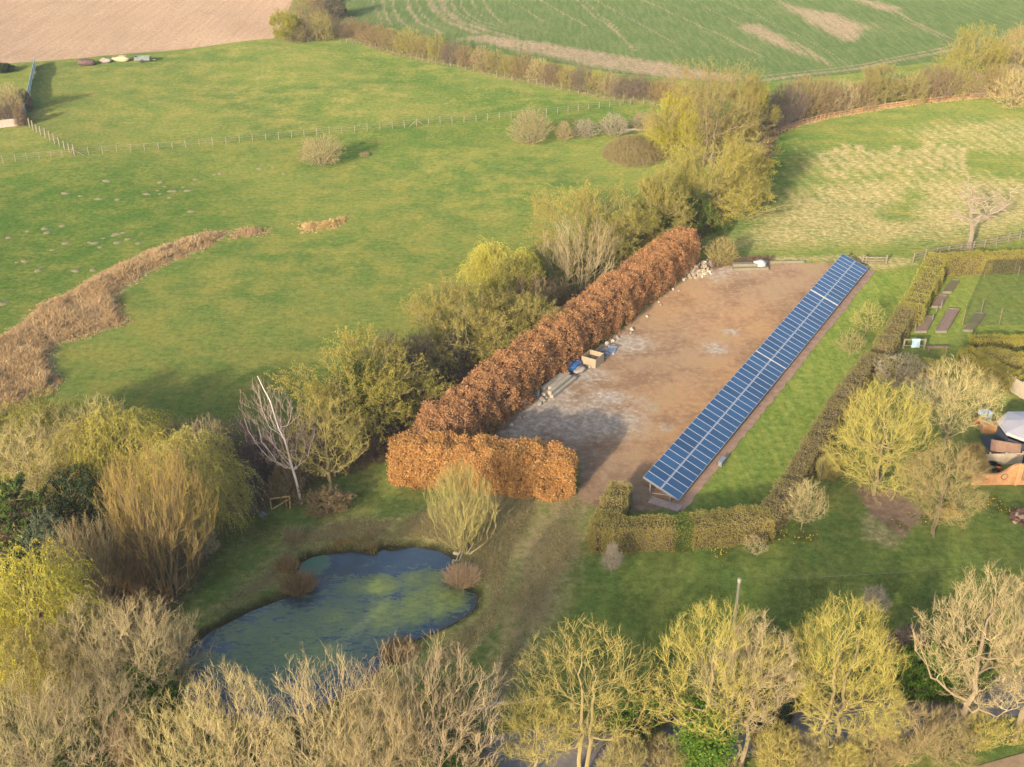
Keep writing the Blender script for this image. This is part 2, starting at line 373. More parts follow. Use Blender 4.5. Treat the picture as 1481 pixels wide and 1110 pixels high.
def make_ground():
    ys = np.concatenate([np.linspace(-54, 36, 16)[:-1], np.arange(36, 140, .5), np.arange(140, 212, 1.05), np.arange(212, 320, .7), 320*np.geomspace(1.006, 9, 60)])
    s = np.concatenate([[-6, -4, -2.5, -1.6, -1.1], np.linspace(-.76, .76, 740), [1.1, 1.6, 2.5, 4, 6]])
    X = (ys[:, None]+60)*s[None, :]; Y = np.broadcast_to(ys[:, None], X.shape)
    x, y = X.ravel(), Y.ravel(); z = tz(x, y)
    z = z-sst(600, 2500, np.hypot(x, y))*3
    A = ground_attrs(x, y)
    R, C = X.shape; i = (np.arange(R-1)[:, None]*C+np.arange(C-1)[None, :]).ravel()
    q = np.stack([i, i+1, i+C+1, i+C], 1)
    fc = np.stack([x[q].mean(1), y[q].mean(1)], 1)
    owner = np.zeros(len(q), int)
    names = [('ground', None, 'grass meadow and rough ground across the valley'), ('ploughed_field', PLOUGH, 'pinkish brown ploughed field beyond the paddock'),
             ('crop_field', CROP, 'green crop field striped with bare soil beyond the far hedgerow'), ('stubble_field', STUB, 'pasture with straw coloured cut grass beyond the yard'),
             ('track', TRACK, 'worn grass track between the pond and the clipped hedge'), ('lawn', LAWN, 'bright mown grass strip beside the solar array'),
             ('dirt_yard', YARD, 'bare brown earth yard between copper hedge and solar array')]
    for j, (nm, Q, lb) in enumerate(names):
        if Q is None: continue
        lo, hi = Q.min(0)-1, Q.max(0)+1
        s_ = np.where((fc[:, 0] > lo[0]) & (fc[:, 0] < hi[0]) & (fc[:, 1] > lo[1]) & (fc[:, 1] < hi[1]))[0]
        owner[s_[sdist(fc[s_], Q) > 0]] = j
    V = np.stack([x, y, z], 1)
    for j, (nm, Q, lb) in enumerate(names):
        qq = q[owner == j]; u, inv = np.unique(qq, return_inverse=True)
        mb = MB(); mb.add(V[u], inv.reshape(-1, 4))
        o = mb.build(nm, GROUND, smooth=True); tag(o, lb, kind='structure')
        for kk, val in A.items():
            a = o.data.attributes.new(kk, 'FLOAT', 'POINT'); a.data.foreach_set('value', val[u].astype(np.float32))
make_ground()

# pond water
def make_pond():
    m, nt, out = mat('pond_water'); k = NT(nt); p = k.pos()
    wv = k.map(p, math.radians(20), (.55, 1.25, 1))
    a = k.noise(wv, .75, 7, .75, .7); b = k.noise(wv, 2.6, 7, .85, .8)
    den = k.attr('weed')
    f = k.rng(k.math('ADD', k.math('ADD', k.math('MULTIPLY', a, .5), k.math('MULTIPLY', b, .5)), k.math('MULTIPLY', k.math('SUBTRACT', den, .5), .40)), .455, .525)
    wc = k.mix(k.rng(b, .4, .7), (.026, .042, .058), (.038, .056, .066))
    weed = k.mix(k.rng(den, .45, .95), (.10, .13, .055), (.25, .275, .035))
    weed = k.mix(k.rng(b, .38, .60, .7, 0), weed, (.035, .060, .045))
    weed = k.mix(k.attr('slick'), weed, (.045, .115, .055))
    f = k.math('MAXIMUM', f, k.math('MULTIPLY', k.rng(k.math('ADD', k.attr('slick'), k.math('MULTIPLY', k.math('SUBTRACT', a, .5), 1.2)), .42, .55), .9))
    pr = k.n('BsdfPrincipled', None, IOR=1.33); k.put(pr, 'Base Color', k.mix(k.math('MULTIPLY', f, .85), wc, weed))
    k.put(pr, 'Roughness', k.rng(f, 0, 1, .06, .5)); pr.inputs['Specular IOR Level'].default_value = 1.0
    bp = k.n('Bump', None, Strength=.12, Distance=.04); k.put(bp, 'Height', k.noise(p, 3.5, 3, .6)); k.put(pr, 'Normal', bp.outputs[0])
    nt.links.new(pr.outputs[0], out.inputs[0])
    lo, hi = POND.min(0)-1.5, POND.max(0)+1.5
    gx, gy = np.meshgrid(np.arange(lo[0], hi[0], .4), np.arange(lo[1], hi[1], .4)); R, C = gx.shape
    x, y = gx.ravel(), gy.ravel(); P = np.stack([x, y], 1); d = sdist(P, POND)
    i = (np.arange(R-1)[:, None]*C+np.arange(C-1)[None, :]).ravel(); q = np.stack([i, i+1, i+C+1, i+C], 1)
    q = q[d[q].max(1) > -1.0]; u, inv = np.unique(q, return_inverse=True)
    mb = MB(); mb.add(np.stack([x[u], y[u], np.full(len(u), -.45)], 1), inv.reshape(-1, 4))
    o = mb.build('pond_water', m, smooth=True); tag(o, 'blue pond water mottled with green weed', kind='structure')
    def bl(L):
        r = np.zeros(len(u))
        for (px, py), rx, ry, a in L:
            c = flat(px, py, -.45); r = np.maximum(r, a*np.exp(-(((x[u]-c[0])/rx)**2+((y[u]-c[1])/ry)**2)))
        return r
    weedv = .25+bl([((548, 847), 1.5, 1.3, .85), ((556, 890), 1.9, 2.6, .62), ((600, 878), 1.2, 2.0, 1), ((627, 868), 1.3, 2.2, .95), ((652, 868), 1.2, 1.4, .8), ((510, 850), 1.5, 1.5, .45), ((480, 900), 5, 4, .42),
                    ((420, 930), 6, 4, .45), ((380, 960), 6, 4, .42), ((600, 840), 1.4, 1.2, .55), ((630, 835), 1.2, 1.2, .5), ((486, 893), 1.2, 1, .62), ((440, 945), 5, 3, .5)])
    sl = bl([((452, 812), 1.7, 2.2, 1), ((446, 824), 1.2, 1.2, .8)])
    for nm, v in (('weed', weedv), ('slick', sl)):
        a = o.data.attributes.new(nm, 'FLOAT', 'POINT'); a.data.foreach_set('value', v.astype(np.float32))
make_pond()

# lane at the bottom
def strip_mesh(name, pts, width, m, zo=.03, label=None, kind='structure'):
    P = np.array([at(a, b)[:2] for a, b in pts]); seg = []
    for i in range(len(P)-1):
        n = max(2, int(np.linalg.norm(P[i+1]-P[i])/.6))
        seg.append(P[i]+(P[i+1]-P[i])*np.linspace(0, 1, n, endpoint=False)[:, None])
    P = np.concatenate(seg+[P[-1:]]); T = np.gradient(P, axis=0); T /= np.linalg.norm(T, axis=1, keepdims=True); N = np.stack([-T[:, 1], T[:, 0]], 1)
    cols = np.linspace(-.5, .5, 7); V = []
    for c in cols:
        q = P+N*width*c; V.append(np.stack([q[:, 0], q[:, 1], tz(q[:, 0], q[:, 1])+zo], 1))
    V = np.stack(V, 1); n, c, _ = V.shape
    i = (np.arange(n-1)[:, None]*c+np.arange(c-1)[None, :]).ravel()
    mb = MB(); mb.add(V.reshape(-1, 3), np.stack([i, i+1, i+c+1, i+c], 1)); o = mb.build(name, m, smooth=True)
    return tag(o, label, kind=kind)
ASPHALT = simple_mat('lane_tarmac', (.165, .135, .115), (.115, .095, .082), .9, 0, 1.5, .3)
strip_mesh('lane', [(560, 1150), (700, 1108), (860, 1080), (1000, 1064), (1100, 1055), (1250, 1036), (1400, 1008), (1600, 975), (2100, 900)], 4.4, ASPHALT, .05, 'grey tarmac lane behind the roadside scrub')
VERGE = simple_mat('verge_earth', (.30, .19, .10), (.20, .13, .07), .95, 0, 2, .3)
strip_mesh('footpath', [(1400, 1135), (1481, 1112), (1560, 1090), (2100, 990)], 2.0, VERGE, .04, 'brown earth path in the bottom corner')

# ------------------------------------------------------------------ plant materials
PM = {}
def pm(name, *a, **k): PM[name] = plant_mat(name, *a, **k)
pm('bark_tan', (.215, .165, .105), (.15, .115, .075)); pm('bark_yellow', (.235, .185, .085), (.16, .13, .065)); pm('bark_brown', (.15, .11, .07), (.20, .14, .08))
pm('bark_birch', (.62, .52, .44), (.50, .40, .34)); pm('bark_dead', (.28, .225, .165), (.20, .16, .115)); pm('bark_olive', (.24, .20, .08), (.17, .14, .07))
pm('twig_tan', (.30, .24, .115), (.205, .165, .085), (.36, .285, .15)); pm('twig_pink', (.32, .25, .13), (.225, .18, .095), (.35, .29, .10)); pm('twig_yellow', (.262, .208, .072), (.175, .142, .052), (.31, .245, .088))
pm('twig_olive', (.235, .195, .075), (.165, .14, .06), (.28, .22, .09)); pm('twig_brown', (.20, .135, .07), (.14, .10, .06), (.26, .20, .08)); pm('twig_purple', (.13, .095, .080), (.095, .075, .06), (.17, .13, .09))
pm('twig_willow', (.34, .29, .06), (.25, .22, .05), (.38, .32, .07)); pm('twig_birch', (.37, .265, .22), (.27, .19, .155)); pm('twig_orange', (.215, .145, .055), (.135, .095, .05), (.28, .195, .055)); pm('twig_grey', (.26, .22, .17), (.18, .15, .12))
pm('bud_yellow', (.295, .25, .038), (.185, .175, .030), (.36, .29, .05), trans=.2); pm('bud_olive', (.265, .245, .032), (.165, .165, .026), (.33, .28, .045), trans=.2); pm('bud_lime', (.44, .43, .028), (.33, .35, .025), (.50, .45, .035), trans=.25)
pm('willow_leaf', (.42, .375, .030), (.31, .29, .026), (.48, .40, .045), trans=.25); pm('bud_brown', (.22, .15, .08), (.15, .11, .06), (.27, .21, .09), trans=.1)
pm('bud_purple', (.15, .11, .09), (.11, .085, .07), (.20, .16, .09), trans=.1); pm('bud_pink', (.34, .25, .20), (.26, .2, .16), trans=.1)
pm('ivy_leaf', (.075, .125, .018), (.045, .085, .015), (.16, .19, .03), trans=.15); pm('evergreen_leaf', (.028, .050, .022), (.018, .034, .018), (.075, .085, .045), trans=.08)
pm('conifer_leaf', (.085, .135, .025), (.05, .09, .02), (.16, .19, .03), trans=.1); pm('bluegreen_leaf', (.085, .12, .065), (.06, .09, .05), (.14, .17, .09), trans=.1)
pm('beech_leaf', (.46, .24, .070), (.32, .16, .047), (.60, .38, .14), trans=.22); pm('beech_stem', (.22, .12, .06), (.16, .09, .05))
pm('hedge_leaf', (.26, .21, .055), (.18, .15, .045), (.20, .20, .035), trans=.12); pm('hedge_brown', (.225, .19, .06), (.155, .135, .045), (.24, .22, .045), trans=.1); pm('hedge_yellow', (.24, .205, .04), (.17, .15, .035), (.28, .23, .07), trans=.15)
pm('hedge_stem', (.12, .09, .05), (.085, .065, .04)); pm('reed_straw', (.50, .345, .15), (.36, .24, .10), (.60, .47, .26), trans=.15); pm('sedge_brown', (.23, .155, .06), (.14, .095, .04), (.34, .25, .11), trans=.1)
pm('grass_straw', (.33, .26, .12), (.22, .19, .07), (.42, .35, .2), trans=.2); pm('grass_green', (.10, .13, .028), (.065, .10, .02), (.19, .18, .06), trans=.2)
pm('bramble', (.135, .085, .065), (.095, .065, .05), (.20, .12, .07), trans=.05); pm('forsythia', (.62, .48, .01), (.5, .42, .02), trans=.25)

# ------------------------------------------------------------------ plant growth
def grow(rng, P, D, L, R0, R1, k, wig, trop):
    n = len(P); pts = np.zeros((n, k+1, 3)); pts[:, 0] = P; d = D.copy()
    for i in range(k):
        d = d+rng.normal(size=(n, 3))*wig; d[:, 2] += trop
        d /= np.linalg.norm(d, axis=1, keepdims=True)+1e-9
        pts[:, i+1] = pts[:, i]+d*(L/k)[:, None]
    t = np.linspace(0, 1, k+1)[None, :]
    return pts, R0[:, None]*(1-t)+R1[:, None]*t
def spawn(rng, pts, rad, L, m, t0, t1, ang, lr, rr, taper=.5, asd=.22):
    n, k1, _ = pts.shape; t = t0+(t1-t0)*(np.arange(m)[None, :]+rng.random((n, m)))/m
    f = np.clip(t*(k1-1), 0, k1-1.001); i = f.astype(int); fr = (f-i)[..., None]; I = np.arange(n)[:, None]
    p = pts[I, i]*(1-fr)+pts[I, i+1]*fr; d = pts[I, i+1]-pts[I, i]; d /= np.linalg.norm(d, axis=2, keepdims=True)+1e-9
    r = rad[I, i]*(1-fr[..., 0])+rad[I, i+1]*fr[..., 0]
    q = rng.normal(size=(n, m, 3)); q -= (q*d).sum(2, keepdims=True)*d; q /= np.linalg.norm(q, axis=2, keepdims=True)+1e-9
    a = (ang*(1.15-.4*t)+rng.normal(size=(n, m))*asd)[..., None]
    dd = d*np.cos(a)+q*np.sin(a)
    l = L[:, None]*lr*(1-taper*(t-t0)/(1-t0+1e-6))*rng.uniform(.65, 1.2, (n, m))
    return p.reshape(-1, 3), dd.reshape(-1, 3), l.ravel(), r.ravel()*rr

# stems, spread, clear, [per level: count, angle, length ratio, wiggle, tropism], tip radius, buds per twig, bud size
K = {
 'dead':  dict(st=1, sp=.05, cl=.42, L0=.62, lv=[(9, .95, .60, .20, .06), (5, .8, .50, .26, .06), (5, .8, .5, .26, .03), (3, .7, .5, .2, 0)], tip=.013, mats=('bark_dead', 'bark_dead'), r0=.04),
 'conif': dict(st=1, sp=.02, cl=.05, L0=1.0, lv=[(34, 1.45, .42, .05, -.01), (9, .8, .42, .07, .0), (7, .7, .5, .07, .0)], tip=.009, bud=12, bs=.15, mats=('bark_brown', 'twig_brown', 'conifer_leaf'), r0=.018),
}
def gen_plant(kind, h, wd, seed, q=1.0, mats=None, lean=(0, 0), ivy=0.0, name='x'):
    rng = np.random.default_rng(seed); c = K[kind]; M = mats or c['mats']
    st = c['st']; az = rng.uniform(0, 2*np.pi, st); sp = c['sp']*np.sqrt(rng.uniform(.05, 1, st)) if st > 1 else np.array([c['sp']*.5])
    D = np.stack([np.sin(sp)*np.cos(az)+lean[0], np.sin(sp)*np.sin(az)+lean[1], np.cos(sp)], 1); D /= np.linalg.norm(D, axis=1, keepdims=True)
    P = np.zeros((st, 3)); br = min(.06*h, .05*wd)*(st > 1); P[:, 0] = np.cos(az)*br*rng.random(st); P[:, 1] = np.sin(az)*br*rng.random(st); P[:, 2] = -.15
    L = h*c['L0']*(rng.uniform(.75, 1.05, st) if st > 1 else np.ones(1)); r0 = h*c['r0']*rng.uniform(.8, 1.15, st)
    lvl = []
    pts, rad = grow(rng, P, D, L, r0, r0*.30, 8, .035 if st < 3 else .05, .03); lvl.append((pts, rad, L))
    tip = c['tip']; nl = len(c['lv'])
    for li, (m, ang, lr, wig, tr) in enumerate(c['lv']):
        m = max(2, int(round(m*(q if li else min(1, q*1.2)))))
        t0 = c['cl'] if li == 0 else .18
        p, d, l, r = spawn(rng, lvl[-1][0], lvl[-1][1], lvl[-1][2], m, t0, 1.0, ang, lr, .72, .62 if li == 0 else .45)
        if kind == 'conif' and li == 0: l = l*.9
        last = li == nl-1; r = np.maximum(r, tip*(1.6 if not last else 1.15)); k = c.get('lk', 3) if last else (5 if li == 0 else 4)
        r1 = np.maximum(r*.4, tip*.8)
        pts, rad = grow(rng, p, d, l, r, r1, k, wig, tr/2 if not last else tr/2); lvl.append((pts, rad, l))
    # fit to the size wanted
    allp = np.concatenate([x[0].reshape(-1, 3) for x in lvl]); zt = np.percentile(allp[:, 2], 99.7)
    a2 = allp[:, :2]-np.median(allp[:, :2], 0)*0
    lo, hi = np.percentile(allp[:, 0], [.7, 99.3]), np.percentile(allp[:, 1], [.7, 99.3])
    sx = wd/max(.01, ((lo[1]-lo[0])+(hi[1]-hi[0]))/2); sz = h/zt; sc = np.array([sx, sx, sz])
    if kind == 'birch': sc = np.array([1, 1, 1])*sz
    lvl = [(x[0]*sc, x[1], x[2]) for x in lvl]
    zmin = lambda x: np.maximum(x, .05)
    tb = MB(); tb.tubes(lvl[0][0], lvl[0][1], 6, 0, rng.random(st)); tb.tubes(lvl[1][0], np.maximum(lvl[1][1], tip*1.5), 4, 0, rng.random(len(lvl[1][0])))
    cb = MB()
    for x in lvl[2:]:
        y = x[0]; y[..., 2] = zmin(y[..., 2]); cb.tubes(y, x[1], 3, 0, rng.random(len(y)))
    if len(M) > 2:
        y = lvl[-1][0]; nb = c['bud']; n, kk, _ = y.shape
        f = rng.uniform(.15, .999, (n, nb))*(kk-1); i = f.astype(int); fr = (f-i)[..., None]; I = np.arange(n)[:, None]
        cc = (y[I, i]*(1-fr)+y[I, i+1]*fr).reshape(-1, 3)+rng.normal(size=(n*nb, 3))*c['bs']*.5
        cl = np.repeat(rng.random(n), nb)*.6+rng.random(n*nb)*.4
        cb.leaves(rng, cc, c['bs'], 1, cl, .55, .3)
    out = [('trunk', tb.mesh('trunk', [PM[M[0]]], True)), ('crown', cb.mesh('crown', [PM[x] for x in M[1:]]))]
    if ivy:
        ib = MB(); src = np.concatenate([lvl[0][0].reshape(-1, 3), lvl[1][0][:, :3].reshape(-1, 3)]); src = src[(src[:, 2] < h*ivy) & (src[:, 2] > .1)]
        n = int(2600*min(2.5, h/6)); ci = rng.integers(0, len(src), n); j = src[ci]+rng.normal(size=(n, 3))*np.array([.32, .32, .45])*min(1.3, h/8)
        j[:, 2] = np.maximum(j[:, 2], .1)
        ib.leaves(rng, j, .17, 0, rng.random(n)*.7+.3*rng.random(n), .8, .3); out.append(('ivy', ib.mesh('ivy', [PM['ivy_leaf']])))
    return out
# crowns that fill an outline: crown base, outline radii from base to top, ascent of limbs, counts of limbs/branches/branchlets/twigs
KE = {
 'ash':   dict(st=1, cl=.32, pr=[.26, .62, .90, 1, .94, .72, .28], asc=1.05, n=(12, 62, 270, 700), sp=3, tip=.0088, mats=('bark_tan', 'twig_tan'), r0=.017),
 'ashy':  dict(st=2, cl=.32, pr=[.26, .62, .90, 1, .94, .72, .28], asc=1.05, n=(12, 62, 270, 700), sp=3, tip=.0088, mats=('bark_yellow', 'twig_yellow'), r0=.013),
 'open':  dict(st=2, cl=.32, pr=[.45, .9, 1, .98, .85, .65, .3], asc=.85, n=(10, 46, 190, 480), sp=3, tip=.0098, mats=('bark_yellow', 'twig_yellow'), r0=.015),
 'multi': dict(st=6, cl=.16, pr=[.35, .62, .85, 1, 1, .88, .5], asc=1.5, n=(18, 66, 270, 640), sp=3, tip=.0088, mats=('bark_tan', 'twig_pink'), r0=.010),
 'dense': dict(st=2, cl=.30, pr=[.55, .92, 1, .93, .78, .54, .16], asc=.9, n=(18, 100, 460, 1150), sp=3, tip=.0088, bud=1, bs=.045, mats=('bark_yellow', 'twig_yellow', 'bud_yellow'), r0=.013),
 'leafy': dict(st=3, cl=.12, pr=[.60, .9, 1, 1, .9, .72, .34], asc=.7, n=(20, 110, 560, 1900), sp=3, tip=.011, bud=6, bs=.135, mats=('bark_olive', 'twig_olive', 'bud_olive'), r0=.012, lump=1.6, clump=30),
 'shrub': dict(st=9, cl=.03, pr=[.72, .96, 1, .98, .88, .68, .32], asc=1.0, n=(24, 110, 420, 1000), sp=3, tip=.013, bud=2, bs=.085, mats=('bark_brown', 'twig_brown', 'bud_brown'), r0=.009, lump=1.3),
 'bush':  dict(st=7, cl=.05, pr=[.60, .92, 1, 1, .9, .72, .4], asc=.9, n=(24, 110, 420, 1000), sp=3, tip=.011, bud=1, bs=.07, mats=('bark_tan', 'twig_tan', 'bud_brown'), r0=.010),
 'sapling': dict(st=1, cl=.22, pr=[.4, .9, 1, .9, .75, .5, .2], asc=.9, n=(12, 50, 200, 420), sp=2, tip=.010, mats=('bark_olive', 'twig_olive'), r0=.012),
 'pollard': dict(st=1, cl=.14, pr=[.62, .92, 1, 1, .95, .80, .42], asc=.55, n=(24, 120, 500, 1300), sp=3, tip=.0098, mats=('bark_yellow', 'twig_yellow'), r0=.020, radial=1.0),
 'coppice': dict(st=16, cl=.03, pr=[.30, .48, .66, .84, .96, .92, .60], asc=2.6, n=(30, 110, 420, 900), sp=3, tip=.0105, mats=('bark_brown', 'twig_orange'), r0=.006, fan=.62),
 'fountain': dict(st=14, cl=.03, pr=[.28, .46, .66, .84, .98, .95, .62], asc=2.6, n=(26, 90, 320, 650), sp=3, tip=.0105, mats=('bark_yellow', 'twig_olive'), r0=.006, fan=.66),
 'willow': dict(st=2, cl=.22, pr=[.55, .85, 1, .98, .88, .68, .30], asc=.7, n=(16, 90, 420, 900), sp=2, tip=.011, bud=8, bs=.15, mats=('bark_yellow', 'twig_willow', 'willow_leaf'), r0=.016, weep=2.1, lump=1.4),
 'birch': dict(st=1, cl=.36, pr=[.45, .9, 1, .85, .68, .46, .16], asc=2.4, n=(16, 44, 150, 340), sp=3, tip=.0068, mats=('bark_birch', 'twig_birch'), r0=.011, top=.96, lt=.30, wob=.004),
 'everg': dict(st=5, cl=.02, pr=[.8, 1, 1, .97, .88, .68, .35], asc=.7, n=(20, 80, 300, 700), sp=3, tip=.011, bud=9, bs=.17, mats=('bark_brown', 'twig_brown', 'evergreen_leaf'), r0=.012, lump=1.5),
}
from mathutils import kdtree
def bez(rng, P0, P1, P2, k, wob):
    t = np.linspace(0, 1, k+1)[None, :, None]; L = np.linalg.norm(P2-P0, axis=1)
    pts = P0[:, None]*(1-t)**2+2*P1[:, None]*t*(1-t)+P2[:, None]*t*t
    w = rng.normal(size=pts.shape)*(L*wob)[:, None, None]; w[:, 0] = 0
    return pts+w
def gen_env(kind, h, wd, seed, q=1.0, mats=None, lean=(0, 0), ivy=0.0, fine=False):
    rng = np.random.default_rng(seed); c = KE[kind]; M = mats or c['mats']; R = wd/2; cb = c['cl']*h; ph = rng.uniform(0, 6.28, 6); lump = c.get('lump', 1.0)
    pr = np.array(c['pr']); tp = np.linspace(0, 1, len(pr)); ln = np.array([lean[0], lean[1]])
    def env(t, az): return np.interp(t, tp, pr)*(1+lump*(.16*np.sin(2*az+ph[0]+2.5*t)+.14*np.sin(3*az+ph[1]-5*t)+.10*np.sin(5*az+9*t+ph[2])))
    def sample(n, bias):
        out = []
        tot = 0
        while tot < n:
            t = rng.random(n*3); ok = rng.random(n*3) < np.interp(t, tp, pr)**2; t = t[ok]; out.append(t); tot += len(t)
        t = np.concatenate(out)[:n]; az = rng.uniform(0, 2*np.pi, n); rho = R*env(t, az)*rng.random(n)**bias
        return np.stack([rho*np.cos(az)+ln[0]*t*h, rho*np.sin(az)+ln[1]*t*h, cb+(h-cb)*t*(1-.10*(rho/R)**2)], 1)
    n1, n2, n3, n4 = [max(4, int(x*(q if i else min(1, q)))) for i, x in enumerate(c['n'])]; st = c['st']; tip = c['tip']
    # stems
    th = h*c.get('top', .82 if st < 4 else (.7 if 'fan' not in c else .92)); az = rng.uniform(0, 6.28)+np.arange(st)*6.283/st; base = np.stack([np.cos(az), np.sin(az), 0*az], 1)*(0 if st == 1 else (.035 if st < 4 else .05)*wd); base[:, 2] = -.15
    ro = (0 if st == 1 else (.16 if st < 4 else c.get('fan', .5)))*R*np.sqrt(rng.uniform(.15, 1.2, st)); top = np.stack([np.cos(az)*ro+ln[0]*th, np.sin(az)*ro+ln[1]*th, th*rng.uniform(.85, 1.05, st)], 1)
    mid = base*.6+top*.4; mid[:, 2] = top[:, 2]*.55; mid[:, :2] = base[:, :2]*.75+top[:, :2]*.25
    S0 = bez(rng, base, mid, top, 10, c.get('wob', .012)); r0 = h*c['r0']*rng.uniform(.85, 1.1, st); tt = np.linspace(0, 1, 11)[None]; RR0 = r0[:, None]*(1-.78*tt)
    # limbs
    E = sample(n1, .38); k0 = rng.integers(0, st, n1) if st > 1 else np.zeros(n1, int)
    if st > 1:
        k0 = np.argmin(np.linalg.norm(E[:, None, :2]-top[None, :, :2], axis=2)+rng.normal(size=(n1, st))*R*.3, axis=1)
    rho = np.linalg.norm(E[:, :2]-S0[k0, 5, :2], axis=1); za = np.clip(E[:, 2]-rho*c['asc']*rng.uniform(.8, 1.2, n1), max(.1, cb*.75), th*.92)
    f = np.clip(za/np.maximum(top[k0, 2], .1), .02, .97)*10; i = f.astype(int); fr = (f-i)[:, None]; P0 = S0[k0, i]*(1-fr)+S0[k0, np.minimum(i+1, 10)]*fr; rl = RR0[k0, i]
    d = E-P0; L = np.linalg.norm(d, axis=1); hd = d.copy(); hd[:, 2] = np.abs(hd[:, 2])*.35; hd /= np.linalg.norm(hd, axis=1, keepdims=True)+1e-6
    S1 = bez(rng, P0, P0+hd*(L*.5)[:, None], E, 7, .022); ra = np.clip(rl*c.get('lt', .55), tip*2, None)[:, None]; R1 = ra*(1-.75*np.linspace(0, 1, 8)[None])+tip*.6
    lv = [(S0, RR0), (S1, R1)]
    cen = np.array([ln[0]*h*.3, ln[1]*h*.3, cb+.15*(h-cb)])
    CC = sample(c.get('clump', 4), .30)
    def attach(n, bias, pull, levels, k, rad, wob, maxL=None):
        E = sample(n, bias)
        if 'clump' in c and maxL is not None: E = CC[rng.integers(0, len(CC), n)]*np.array([1, 1, 1])+rng.normal(size=(n, 3))*np.array([.085*wd, .085*wd, .075*(h-cb)])
        Q = E+(cen-E)*pull; Q[:, 2] -= pull*.15*h*c['asc']*.5; Q += rng.normal(size=Q.shape)*.02*wd
        pts = np.concatenate([x[0][:, 2:].reshape(-1, 3) for x in levels]); tg = np.concatenate([np.gradient(x[0], axis=1)[:, 2:].reshape(-1, 3) for x in levels]); rr_ = np.concatenate([x[1][:, 2:].ravel() for x in levels])
        kd = kdtree.KDTree(len(pts))
        for j, p in enumerate(pts): kd.insert(p, j)
        kd.balance(); idx = np.array([kd.find(p)[1] for p in Q])
        P0 = pts[idx]; T = tg[idx]; T /= np.linalg.norm(T, axis=1, keepdims=True)+1e-9; d = E-P0; L = np.linalg.norm(d, axis=1)+1e-6
        if maxL is not None:
            L2 = np.minimum(L, maxL*rng.uniform(.6, 1.15, n)); rd_ = E-cen; rd_ /= np.linalg.norm(rd_, axis=1, keepdims=True)+1e-6
            u = d/L[:, None]+rd_*(.35+c.get('radial', 0)*.6)+np.array([0, 0, 1])*.30*c['asc']; u /= np.linalg.norm(u, axis=1, keepdims=True)+1e-6; E = P0+u*L2[:, None]; L = L2
        S = bez(rng, P0, P0+T*(L*.42)[:, None]+np.array([0, 0, -.02])*L[:, None], E, k, wob); S[..., 2] = np.maximum(S[..., 2], .06)
        a = np.clip(rr_[idx]*.55, rad, rad*2.2)[:, None]; return S, a*(1-.62*np.linspace(0, 1, k+1)[None])
    S2 = attach(n2, .42, .30, lv[1:], 5, tip*1.9, .03); S3 = attach(n3, .42, .18, [lv[1], S2], 4, tip*1.4, .035, h*.24); S4 = attach(n4, .36, .10, [S2, S3], 3, tip*1.1, .04, h*.13)
    p, dd, l, r = spawn(rng, S4[0], S4[1], np.linalg.norm(S4[0][:, -1]-S4[0][:, 0], axis=1), c['sp'], .25, 1.0, .62, .62, .85, .35); dd[:, 2] += .2*c['asc']; dd /= np.linalg.norm(dd, axis=1, keepdims=True)
    S5 = grow(rng, p, dd, np.clip(l, .12, .07*h+.15), np.full(len(p), tip*.95), np.full(len(p), tip*.6), 2, .12, .05)
    W = None
    if 'weep' in c:                                        # hanging strands
        src = np.concatenate([S3[0][:, -1], S4[0][:, -1]]); m_ = len(src); d0 = src-cen; d0 /= np.linalg.norm(d0, axis=1, keepdims=True); d0[:, 2] = .25; d0 = np.repeat(d0, 2, 0)+rng.normal(size=(m_*2, 3))*.4; d0 /= np.linalg.norm(d0, axis=1, keepdims=True)
        lw = c['weep']*rng.uniform(.35, 1.15, m_*2)*min(1, h/8); P_ = np.repeat(src, 2, 0); lw = np.minimum(lw, np.maximum(P_[:, 2]*.95, .2))
        W = grow(rng, P_, d0, lw, np.full(m_*2, .010), np.full(m_*2, .007), 6, .06, -.50)
    tb = MB(); tb.tubes(S0, RR0, 7, 0, rng.random(st)); tb.tubes(S1, R1, 5, 0, rng.random(n1)); cbm = MB()
    S6 = None
    if fine:
        p, dd, l, r = spawn(rng, S5[0], S5[1], np.full(len(S5[0]), 1.0), 3, .2, 1.0, .55, 1, 1); dd[:, 2] += .15*c['asc']; dd /= np.linalg.norm(dd, axis=1, keepdims=True)
        S6 = grow(rng, p, dd, rng.uniform(.12, .42, len(p)), np.full(len(p), .0058), np.full(len(p), .0035), 1, .05, 0)
        S6[0][..., 2] = np.maximum(S6[0][..., 2], .05); cbm.tubes(S6[0], S6[1], 3, 0, rng.random(len(p)))
    for x, ns in ((S2, 4), (S3, 3), (S4, 3), (S5, 3)): x[0][..., 2] = np.maximum(x[0][..., 2], .05); cbm.tubes(x[0], x[1], ns, 0, rng.random(len(x[0])))
    if W is not None:
        y = W[0]; y[..., 2] = np.maximum(y[..., 2], .05); tw = rng.random(len(y)); cbm.tubes(y, W[1], 3, 0, tw); nb = c['bud']
        f = rng.uniform(.3, 5.99, (len(y), nb)); i = f.astype(int); fr = (f-i)[..., None]; I = np.arange(len(y))[:, None]; cc = (y[I, i]*(1-fr)+y[I, i+1]*fr).reshape(-1, 3)+rng.normal(size=(len(y)*nb, 3))*.03
        cbm.leaves(rng, cc, c['bs'], 1, np.repeat(tw, nb)*.5+.5*rng.random(len(cc)), .4, 0)
    elif len(M) > 2:
        y = S5[0]; nb = c.get('bud', 1); n = len(y); cc = (y[:, None, 1]+(y[:, None, 2]-y[:, None, 1])*rng.random((n, nb, 1))).reshape(-1, 3)+rng.normal(size=(n*nb, 3))*c.get('bs', .08)*.6
